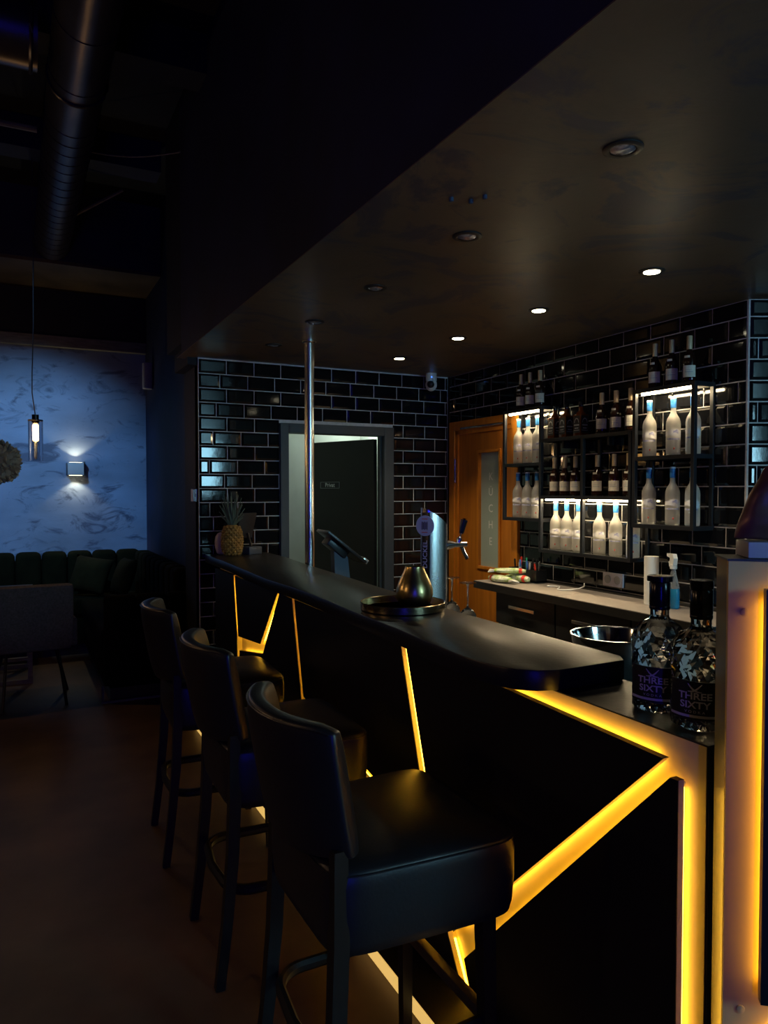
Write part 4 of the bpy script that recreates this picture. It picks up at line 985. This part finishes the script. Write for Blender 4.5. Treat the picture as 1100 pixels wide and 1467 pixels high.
# ---- bottles
def make_vodka():
    t = thing('frosted_bottle', '', 'bottle', (0, 0, 0), 0)
    part('body', MB().lathe([(0.033, 0.0), (0.037, 0.003), (0.0375, 0.02), (0.0375, 0.165), (0.036, 0.18), (0.031, 0.197), (0.022, 0.212), (0.0155, 0.225), (0.0135, 0.238), (0.0135, 0.258)], 24), 'frosted', t, ang=60)
    cp = part('cap', MB().lathe([(0.0142, 0.252), (0.0148, 0.254), (0.0148, 0.300), (0.0150, 0.302), (0.0150, 0.307), (0.013, 0.31)], 20), 'cap_blue', t)
    part('cap_top', MB().lathe([(0.0153, 0.301), (0.0153, 0.3075), (0.0130, 0.3112)], 20), 'cap_top', cp)
    def band(z0, z1, r, a0, a1, n=12, wav=0.0):
        vs, fs = [], []
        for i in range(n + 1):
            s_ = i / n; a = a0 + (a1 - a0) * s_
            vs += [(r * math.cos(a), r * math.sin(a), z0 + wav * math.sin(s_ * 5)), (r * math.cos(a), r * math.sin(a), z1 - wav * math.sin(s_ * 7) - wav * abs(2 * s_ - 1))]
        for i in range(n): fs.append((2 * i, 2 * i + 2, 2 * i + 3, 2 * i + 1))
        return MB().add(vs, fs)
    part('label_art', band(0.10, 0.135, 0.0381, R(120), R(290), 14, 0.006), 'frost_art', t)
    part('label_print', band(0.082, 0.090, 0.0381, R(160), R(270), 10), 'frost_blue', t)
    part('label_art', band(0.117, 0.133, 0.0384, R(215), R(255), 8, 0.003), 'frost_blue', t)
    dt = MB().ball((0, 0, 0), 0.006, 10, 6); a = R(220)
    dt.v = [(0.0372 * math.cos(a) + v[0] * 0.3, 0.0372 * math.sin(a) + v[1], 0.035 + v[2]) for v in dt.v]
    part('emblem', dt, 'red_dot', t)
    return t
def make_cognac():
    t = thing('cognac_bottle', '', 'bottle', (0, 0, 0), 0)
    part('body', MB().lathe([(0.030, 0.0), (0.035, 0.003), (0.036, 0.02), (0.036, 0.10), (0.0345, 0.118), (0.029, 0.136), (0.020, 0.154), (0.0145, 0.168), (0.0135, 0.18)], 22), 'cognac', t, ang=60)
    part('capsule', MB().lathe([(0.0138, 0.176), (0.0142, 0.178), (0.0142, 0.244), (0.0128, 0.247)], 18), 'cap_gold', t)
    def band(z0, z1, r, a0, a1, n=12):
        vs, fs = [], []
        for i in range(n + 1):
            a = a0 + (a1 - a0) * i / n
            vs += [(r * math.cos(a), r * math.sin(a), z0), (r * math.cos(a), r * math.sin(a), z1)]
        for i in range(n): fs.append((2 * i, 2 * i + 2, 2 * i + 3, 2 * i + 1))
        return MB().add(vs, fs)
    lb = part('label', band(0.03, 0.09, 0.0366, R(168), R(275)), 'label_cream', t)
    part('label_print', band(0.055, 0.0585, 0.0370, R(185), R(250), 8).add(*(lambda q: (q.v, q.f))(band(0.066, 0.068, 0.0370, R(190), R(240), 6))), 'label_grey', lb)
    part('neck_label', band(0.128, 0.142, 0.0305, R(170), R(225), 6), 'label_cream', t)
    return t
def make_whiskey():
    t = thing('whiskey_bottle', '', 'bottle', (0, 0, 0), 0)
    part('body', MB().box(-0.034, 0.034, -0.034, 0.034, 0.0, 0.135, 0.006), 'whiskey', t)
    part('neck', MB().lathe([(0.033, 0.130), (0.030, 0.142), (0.020, 0.152), (0.0145, 0.162), (0.014, 0.19)], 20), 'whiskey', t)
    part('cap', MB().lathe([(0.0150, 0.182), (0.0155, 0.184), (0.0155, 0.212), (0.014, 0.214)], 18), 'cap_black', t)
    for nm, f_ in (('front', lambda a, z, d: (-0.0342 - d, a, z)), ('side', lambda a, z, d: (a, -0.0342 - d, z))):
        lb = part('label', MB().prism([(-0.029, 0.02), (0.029, 0.02), (0.029, 0.125), (-0.029, 0.125)], lambda p: f_(p[0], p[1], 0), lambda p: f_(p[0], p[1], 0.0008)), 'label_black', t, smooth=False)
        rg = MB()
        rg.prism([(-0.024, 0.034), (0.024, 0.034), (0.024, 0.037), (-0.024, 0.037)], lambda p: f_(p[0], p[1], 0.0008), lambda p: f_(p[0], p[1], 0.0013))
        pts = [(0.021 * math.cos(R(180 - 22.5 * i)), 0.082 + 0.030 * math.sin(R(180 - 22.5 * i))) for i in range(9)]
        for p, q in zip(pts, pts[1:]):
            rg.add([f_(p[0], p[1], 0.0012), f_(q[0], q[1], 0.0012), f_(q[0] * 0.8, 0.082 + (q[1] - 0.082) * 0.8, 0.0012), f_(p[0] * 0.8, 0.082 + (p[1] - 0.082) * 0.8, 0.0012)], [(0, 1, 2, 3)])
        rg.prism([(-0.022, 0.064), (0.022, 0.064), (0.022, 0.072), (-0.022, 0.072)], lambda p: f_(p[0], p[1], 0.0008), lambda p: f_(p[0], p[1], 0.0013))
        rg.prism([(-0.016, 0.046), (0.016, 0.046), (0.016, 0.052), (-0.016, 0.052)], lambda p: f_(p[0], p[1], 0.0008), lambda p: f_(p[0], p[1], 0.0013))
        part('label_print', rg, 'label_grey', lb, smooth=False)
    return t
protos = {'v': make_vodka(), 'c': make_cognac(), 'w': make_whiskey()}
used = set()
def bottles(kind, ys, z, lab, grp, x=3.155):
    n = len(ys)
    words = {3: ('nearest orange door', 'middle of three', 'furthest from orange door')}[n]
    for y, w_ in zip(ys, words):
        p = protos[kind]
        o = p if kind not in used else copy_tree(p)
        used.add(kind)
        o.location = (x, y, z + 0.0008); o.rotation_euler = (0, 0, R(random.uniform(-8, 8)))
        o['label'] = lab + ', ' + w_; o['group'] = grp
bottles('v', [4.185, 4.083, 3.978], Z3, 'brightly lit frosted bottle, upper compartment by the door', 'frosted bottles, upper compartment by the door')
bottles('v', [4.19, 4.085, 3.98], Z2, 'dim frosted bottle, lower compartment by the door', 'frosted bottles, lower compartment by the door')
bottles('c', [4.16, 4.06, 3.955], Z4, 'dark cognac bottle on top of the shelf end by the door', 'cognac bottles on the door end')
bottles('w', [3.80, 3.69, 3.555], 1.91, 'square whiskey bottle with black label on the middle shelf top', 'square whiskey bottles')
bottles('c', [3.372, 3.255, 3.14], 1.91, 'dark cognac bottle beside the square whiskey bottles', 'cognac bottles beside the whiskey')
bottles('c', [3.80, 3.70, 3.60], Z1, 'dark cognac bottle in the middle row by the door', 'cognac bottles, middle row by the door')
bottles('c', [3.405, 3.265, 3.15], Z1, 'dark cognac bottle in the middle row away from the door', 'cognac bottles, middle row away from the door')
bottles('v', [3.785, 3.68, 3.57], Z0, 'lit frosted bottle in the bottom row by the door', 'frosted bottles, bottom row by the door')
bottles('v', [3.385, 3.25, 3.115], Z0, 'lit frosted bottle in the bottom row away from the door', 'frosted bottles, bottom row away from the door')
bottles('v', [3.0, 2.835, 2.705], Z3, 'brightly lit frosted bottle, upper compartment at the wall corner', 'frosted bottles, upper corner compartment')
bottles('v', [3.0, 2.835, 2.705], Z2, 'dim frosted bottle, lower compartment at the wall corner', 'frosted bottles, lower corner compartment')
bottles('c', [2.965, 2.85, 2.735], Z4, 'dark cognac bottle atop the shelf end at the wall corner', 'cognac bottles on the corner end')

# ================================================================== LEFT ROOM
# corner sofa with channel tufting
so = thing('corner_sofa', 'dark olive velvet corner sofa with channel-tufted back', 'sofa', (0.2, 7.5, 0))
part('plinth', MB().box(-3.2, 1.20, 7.62, 8.18, 0, 0.10).box(0.62, 1.20, 5.78, 7.62, 0, 0.10), 'black_plastic', so, True, False)
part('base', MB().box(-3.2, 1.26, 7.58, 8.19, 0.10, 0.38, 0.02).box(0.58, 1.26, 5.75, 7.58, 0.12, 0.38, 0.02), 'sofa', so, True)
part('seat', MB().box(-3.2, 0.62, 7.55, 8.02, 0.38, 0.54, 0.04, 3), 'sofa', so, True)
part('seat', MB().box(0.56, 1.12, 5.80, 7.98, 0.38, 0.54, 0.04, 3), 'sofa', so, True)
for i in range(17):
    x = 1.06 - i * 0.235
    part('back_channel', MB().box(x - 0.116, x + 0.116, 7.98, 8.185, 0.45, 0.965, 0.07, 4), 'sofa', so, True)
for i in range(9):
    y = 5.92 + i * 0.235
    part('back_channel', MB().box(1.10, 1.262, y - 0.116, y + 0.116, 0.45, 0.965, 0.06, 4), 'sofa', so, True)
for i in range(3):
    x = 0.69 + i * 0.225
    part('end_channel', MB().box(x - 0.112, x + 0.112, 5.71, 5.80, 0.13, 0.80, 0.035, 3), 'sofa', so, True)
part('plinth_trim', MB().box(0.575, 1.2, 5.742, 5.752, 0.0, 0.018).box(0.56, 0.575, 5.742, 5.78, 0, 0.13), 'trim_grey', so, True, False)
def pillow(loc, rot, w, label):
    b = bmesh.new(); bmesh.ops.create_grid(b, x_segments=12, y_segments=12, size=1.0)
    top = [v.co.copy() for v in b.verts]; faces = [[v.index for v in f_.verts] for f_ in b.faces]; b.free()
    mb = MB()
    for sgn in (1, -1):
        vs = []
        for c_ in top:
            h = (max(0, 1 - abs(c_.x) ** 3) * max(0, 1 - abs(c_.y) ** 3)) ** 0.6
            pin = 1 - 0.06 * (1 - abs(c_.y) ** 2) * abs(c_.x) ** 3
            vs.append((c_.x * w * pin, c_.y * w * (1 - 0.06 * (1 - c_.x ** 2) * abs(c_.y) ** 3), sgn * 0.07 * h))
        mb.add(vs, faces)
    me = mb.mesh('cushion', True, 80)
    b = bmesh.new(); b.from_mesh(me); bmesh.ops.remove_doubles(b, verts=b.verts[:], dist=0.0005); bmesh.ops.recalc_face_normals(b, faces=b.faces[:]); b.to_mesh(me); b.free()
    o = link('cushion', me, 'cushion', None, loc); o.rotation_euler = rot
    tag(o, label, 'cushion', 'sofa cushions')
pillow((0.66, 7.74, 0.745), (R(66), R(8), R(-30)), 0.19, 'olive cushion leaning in the corner of the sofa')
pillow((0.93, 7.42, 0.745), (R(70), R(0), R(-78)), 0.19, 'olive cushion leaning on the shorter sofa wing')
# grey chair seen from behind
t = thing('upholstered_chair', 'grey woven fabric chair with thin black metal legs', 'chair', (0.10, 6.08, 0), R(4))
part('backrest', MB().obox((0, -0.20, 0.66), (1, 0, 0), (0, 1, 0.12), (0, -0.12, 1), 0.27, 0.045, 0.235, 0.04), 'grey_fabric', t)
part('seat', MB().box(-0.26, 0.26, -0.20, 0.26, 0.40, 0.49, 0.03, 3), 'grey_fabric', t)
for sx in (-1, 1):
    part('armrest', MB().box(sx * 0.27 - 0.03, sx * 0.27 + 0.03, -0.2, 0.18, 0.42, 0.63, 0.025, 3), 'grey_fabric', t)
    part('leg', MB().tube([(sx * 0.17, -0.12, 0.41), (sx * 0.21, -0.26, 0.0)], 0.011, 8), 'black_plastic', t)
    part('leg', MB().tube([(sx * 0.17, 0.10, 0.41), (sx * 0.27, 0.20, 0.0)], 0.014, 8), 'black_plastic', t)
# small table with steel sled frame
t = thing('side_table', 'low table with pale metal frame legs behind the grey chair', 'table', (-0.28, 6.95, 0), 0)
part('table_top', MB().box(-0.42, 0.42, -0.35, 0.35, 0.705, 0.735, 0.004), 'table_dark', t)
for y in (-0.3, 0.3):
    part('leg_frame', MB().box(-0.40, 0.40, y - 0.02, y + 0.02, 0.0, 0.035).box(-0.40, -0.365, y - 0.02, y + 0.02, 0.035, 0.705).box(0.365, 0.40, y - 0.02, y + 0.02, 0.035, 0.705).box(-0.365, 0.365, y - 0.02, y + 0.02, 0.19, 0.215), 'trim_grey', t, smooth=False)
# pendant lamp
t = thing('pendant_lamp', 'pendant lamp with a smoked glass cylinder and glowing filament bulb', 'pendant lamp', (0.15, 6.08, ZH))
zb = 1.94 - ZH
cbl = [(-0.012 + 0.012 * math.sin(i * 0.55) * (i / 16), 0, zb + 0.20 + (-zb - 0.20) * (1 - i / 16)) for i in range(17)]
part('cable', MB().tube([(0, 0, -0.02), (0.0, 0, -0.9), (-0.005, 0, -1.45), (-0.018, 0, -1.80), (-0.02, 0, -1.95), (0.0, 0, zb + 0.19)], 0.004, 6), 'cable', t)
part('canopy', MB().lathe([(0.05, -0.0005), (0.05, -0.02), (0.01, -0.03)], 20), 'black_plastic', t)
part('socket', MB().lathe([(0.012, zb + 0.20), (0.024, zb + 0.198), (0.024, zb + 0.14), (0.02, zb + 0.135)], 18), 'black_plastic', t)
gl = MB().lathe([(0.020, zb + 0.16), (0.048, zb + 0.158), (0.050, zb + 0.15), (0.050, zb - 0.145)], 28)
gl.f = gl.f[:-2]
part('glass_shade', gl, 'smoke_glass', t)
part('shade_ring', MB().lathe([(0.024, zb + 0.150), (0.052, zb + 0.150), (0.052, zb + 0.160), (0.024, zb + 0.160)], 24), 'black_plastic', t)
bl = part('bulb', MB().lathe([(0.012, zb + 0.13), (0.019, zb + 0.12), (0.019, zb + 0.01), (0.012, zb + 0.0)], 16), 'filament', t)
part('stem', MB().lathe([(0.006, zb - 0.002), (0.010, zb - 0.01), (0.010, zb - 0.12), (0.004, zb - 0.135)], 12), 'bulb_stem', t)
lamp('pendant_light', 'POINT', (-0.085, -0.085, zb + 0.05), 5.0, (1.0, 0.55, 0.2), t, shadow_soft_size=0.02)
for (x, y), lab in (((-1.7, 2.2), 'added unseen fill pendant, level with the middle stool'), ((-1.9, -0.9), 'added unseen fill pendant, near the front window wall'), ((-1.5, 4.3), 'added unseen fill pendant, before the sofa')):  # copies added out of view to lift the warm ambient light
    c2 = copy_tree(t); c2.location = (x, y, ZH); c2['label'] = lab; c2['group'] = 'added fill pendants out of view'
    for ch in c2.children:
        if ch.type == 'LIGHT': ch.data = ch.data.copy(); ch.data.energy = E_FILL_PENDANT; ch.data.color = (1.0, 0.62, 0.34)
# up-down wall lamp
t = thing('wall_lamp', 'grey square up and down wall lamp on the blue wall', 'wall lamp', (0.565, YF, 1.795))
part('housing', MB().box(-0.075, 0.075, -0.12, -0.03, -0.065, 0.065, 0.004), 'lamp_grey', t)
part('back_plate', MB().box(-0.085, 0.075, -0.03, -0.0005, -0.062, 0.062, 0.003), 'door_frame', t)
for s_ in (-1, 1):
    part('light_slot', MB().box(-0.06, 0.06, -0.10, -0.05, s_ * 0.066 - 0.001, s_ * 0.066 + 0.001), 'lamp_glow', t)
    part('wing', MB().box(0.078, 0.09, -0.10, -0.0005, -0.07 if s_ < 0 else 0.05, -0.05 if s_ < 0 else 0.075), 'door_frame', t)
    lamp('wall_lamp_beam', 'SPOT', (0, -0.075, s_ * 0.07), 7.0, (1.0, 0.85, 0.5), t, (R(180) if s_ > 0 else 0, 0, 0), spot_size=R(110), spot_blend=0.35, shadow_soft_size=0.02)
# speaker and sensor on the side wall
t = thing('wall_speaker', 'small pale cylinder fitting high on the dark side wall', 'speaker', (1.27, 7.75, 2.73))
part('shell', MB().lathe([(0.045, -0.13), (0.05, -0.125), (0.05, 0.125), (0.045, 0.13)], 20, (-0.05, 0, 0)), 'lamp_grey', t)
part('bracket', MB().box(-0.02, -0.0005, -0.02, 0.02, -0.04, 0.04), 'black_plastic', t)
t = thing('switch_box', 'small white sensor box on the black pilaster edge', 'sensor', (1.17, 5.32, 1.54))
part('case', MB().box(-0.034, -0.0005, -0.035, 0.035, -0.045, 0.045, 0.004), 'white_plastic', t)
part('button', MB().box(-0.02, -0.012, -0.0375, -0.0345, -0.012, 0.012), 'lamp_grey', t)
# dried flower ball hung at the left
fc = Vector((-0.085, 4.92, 1.74))
t = thing('dried_flower_ball', 'hanging ball of dried beige petals beside the pendant lamp', 'flower ball', fc)
part('core', MB().ball((0, 0, 0), 0.105, 16, 12), 'dried', t)
pe = MB()
for k in range(230):
    ph = math.acos(1 - 2 * (k + 0.5) / 230); a = k * 2.39996
    nrm = Vector((math.sin(ph) * math.cos(a), math.sin(ph) * math.sin(a), math.cos(ph)))
    t1 = nrm.orthogonal().normalized(); t1.rotate(Matrix.Rotation(random.uniform(0, 6.28), 3, nrm)); t2 = nrm.cross(t1)
    c_ = nrm * 0.10; s_ = random.uniform(0.018, 0.028)
    pe.add([c_ - t1 * s_ * 0.6, c_ + t2 * s_ * 0.8 + nrm * s_ * 0.6, c_ + t1 * s_ * 0.6 + nrm * s_ * 0.1, c_ - t2 * s_ * 0.7 + nrm * s_ * 1.1, c_ + nrm * s_ * 1.5 + t1 * s_ * 0.4], [(0, 1, 4), (1, 2, 4), (2, 3, 4), (3, 0, 4), (0, 3, 2, 1)])
e_ = part('petals', pe, 'dried', t, smooth=False); e_['kind'] = 'stuff'
part('wire', MB().tube([(0, 0, 0.1), (0, 0, ZH - fc.z - 0.001)], 0.0015, 5), 'cable', t)
# ventilation ducts
t = thing('spiral_duct', 'long round spiral duct running under the black ceiling to the bulkhead', 'duct', (0.33, 5.2, 3.77))
cyl = MB(); r_ = 0.145
prof = [(-6.2, r_), (2.045, r_)]
part('pipe', MB().tube([(0, -6.2, 0), (0, 2.045, 0)], r_, 28), 'duct', t)
ri = MB()
k = 0; y = -3.0
while y < 2.02:
    part('seam_ring', MB().tube([(r_ * 1.005 * math.cos(2 * math.pi * i / 28), y, r_ * 1.005 * math.sin(2 * math.pi * i / 28)) for i in range(28)], 0.004, 4, True), 'duct', t)
    y += 0.14 if y > -0.6 else 0.5
part('flange', MB().tube([(r_ * 1.03 * math.cos(2 * math.pi * i / 28), -0.9, r_ * 1.03 * math.sin(2 * math.pi * i / 28)) for i in range(28)], 0.010, 6, True), 'duct', t)
for y in (-2.4, 0.4): part('hanger', MB().tube([(0, y, r_), (0, y, ZH - 3.77 - 0.001)], 0.006, 6), 'cable', t)
t = thing('branch_duct', 'short round duct crossing behind the spiral duct under the ceiling', 'duct', (-1.2, 4.05, 3.80))
part('pipe', MB().tube([(-2.5, 0, 0), (1.33, 0, 0)], 0.16, 28), 'duct', t)
part('flange', MB().tube([(1.30, 0.165 * math.cos(2 * math.pi * i / 28), 0.165 * math.sin(2 * math.pi * i / 28)) for i in range(28)], 0.010, 6, True), 'duct', t)
part('hanger', MB().tube([(-0.2, 0, 0.16), (-0.2, 0, ZH - 3.80 - 0.001)], 0.006, 6), 'cable', t)
single('ceiling_pipe', MB().tube([(-2.5, 4.9, 3.72), (0.15, 4.9, 3.72)], 0.018, 8).tube([(-0.3, 4.9, 3.72), (-0.3, 4.9, ZH - 0.001)], 0.006, 5), 'trim_grey', 'thin grey pipe crossing below the ceiling beside the ducts', 'pipe', (-1.0, 4.9, 3.72))
def sag(a, b_, d, n=14): 
    a, b_ = Vector(a), Vector(b_); return [a.lerp(b_, i / n) + Vector((0, 0, -d * math.sin(math.pi * i / n))) for i in range(n + 1)]
single('ceiling_cable', MB().tube(sag((0.45, 3.3, 4.05), (1.03, 2.75, 4.15), 0.05), 0.006, 6), 'trim_grey', 'slack cable hanging under the ceiling near the bar bulkhead', 'cable', (0.7, 3.0, 4.1))
single('ceiling_cable', MB().tube(sag((0.45, 5.6, 3.95), (1.03, 5.1, 3.85), 0.04), 0.006, 6), 'trim_grey', 'slack cable running from the spiral duct to the bar bulkhead', 'cable', (0.7, 5.3, 3.9))
single('ceiling_strut', MB().tube([(0.42, 6.35, 3.72), (0.80, 6.2, 3.95)], 0.012, 6), 'trim_grey', 'short slanting metal strut beside the far part of the spiral duct', 'strut', (0.6, 6.3, 3.8))

# ================================================================== LAMPS OUT OF VIEW
t = thing('blue_tube_lamp', 'upright blue tube lamp standing near the front window wall', 'lamp', (-0.75, -2.2, 0))
part('tube', MB().tube([(0, 0, 0.35), (0, 0, 2.35)], 0.032, 14), 'tube_blue', t)
part('foot', MB().lathe([(0.14, 0.0005), (0.14, 0.02), (0.05, 0.03), (0.05, 0.35)], 24), 'black_plastic', t)
t = thing('ceiling_spotlight', 'black ceiling spotlight aimed at the far blue wall', 'spotlight', (-0.55, 5.2, ZH))
part('rod', MB().tube([(0, 0, -0.001), (0, 0, -0.30)], 0.012, 8), 'black_plastic', t)
part('head', MB().tube([(0, -0.08, -0.29), (0, 0.06, -0.37)], [0.05, 0.055], 16), 'black_plastic', t)
tgt = Vector((0.30, YF, 1.55)) - Vector((-0.55, 5.32, ZH - 0.42))
q = tgt.to_track_quat('-Z', 'Y').to_euler()
lamp('spotlight_beam', 'SPOT', (0, 0.12, -0.42), E_SPOT, (0.24, 0.56, 1.0), t, tuple(q), spot_size=R(46), spot_blend=1.0, shadow_soft_size=0.05)
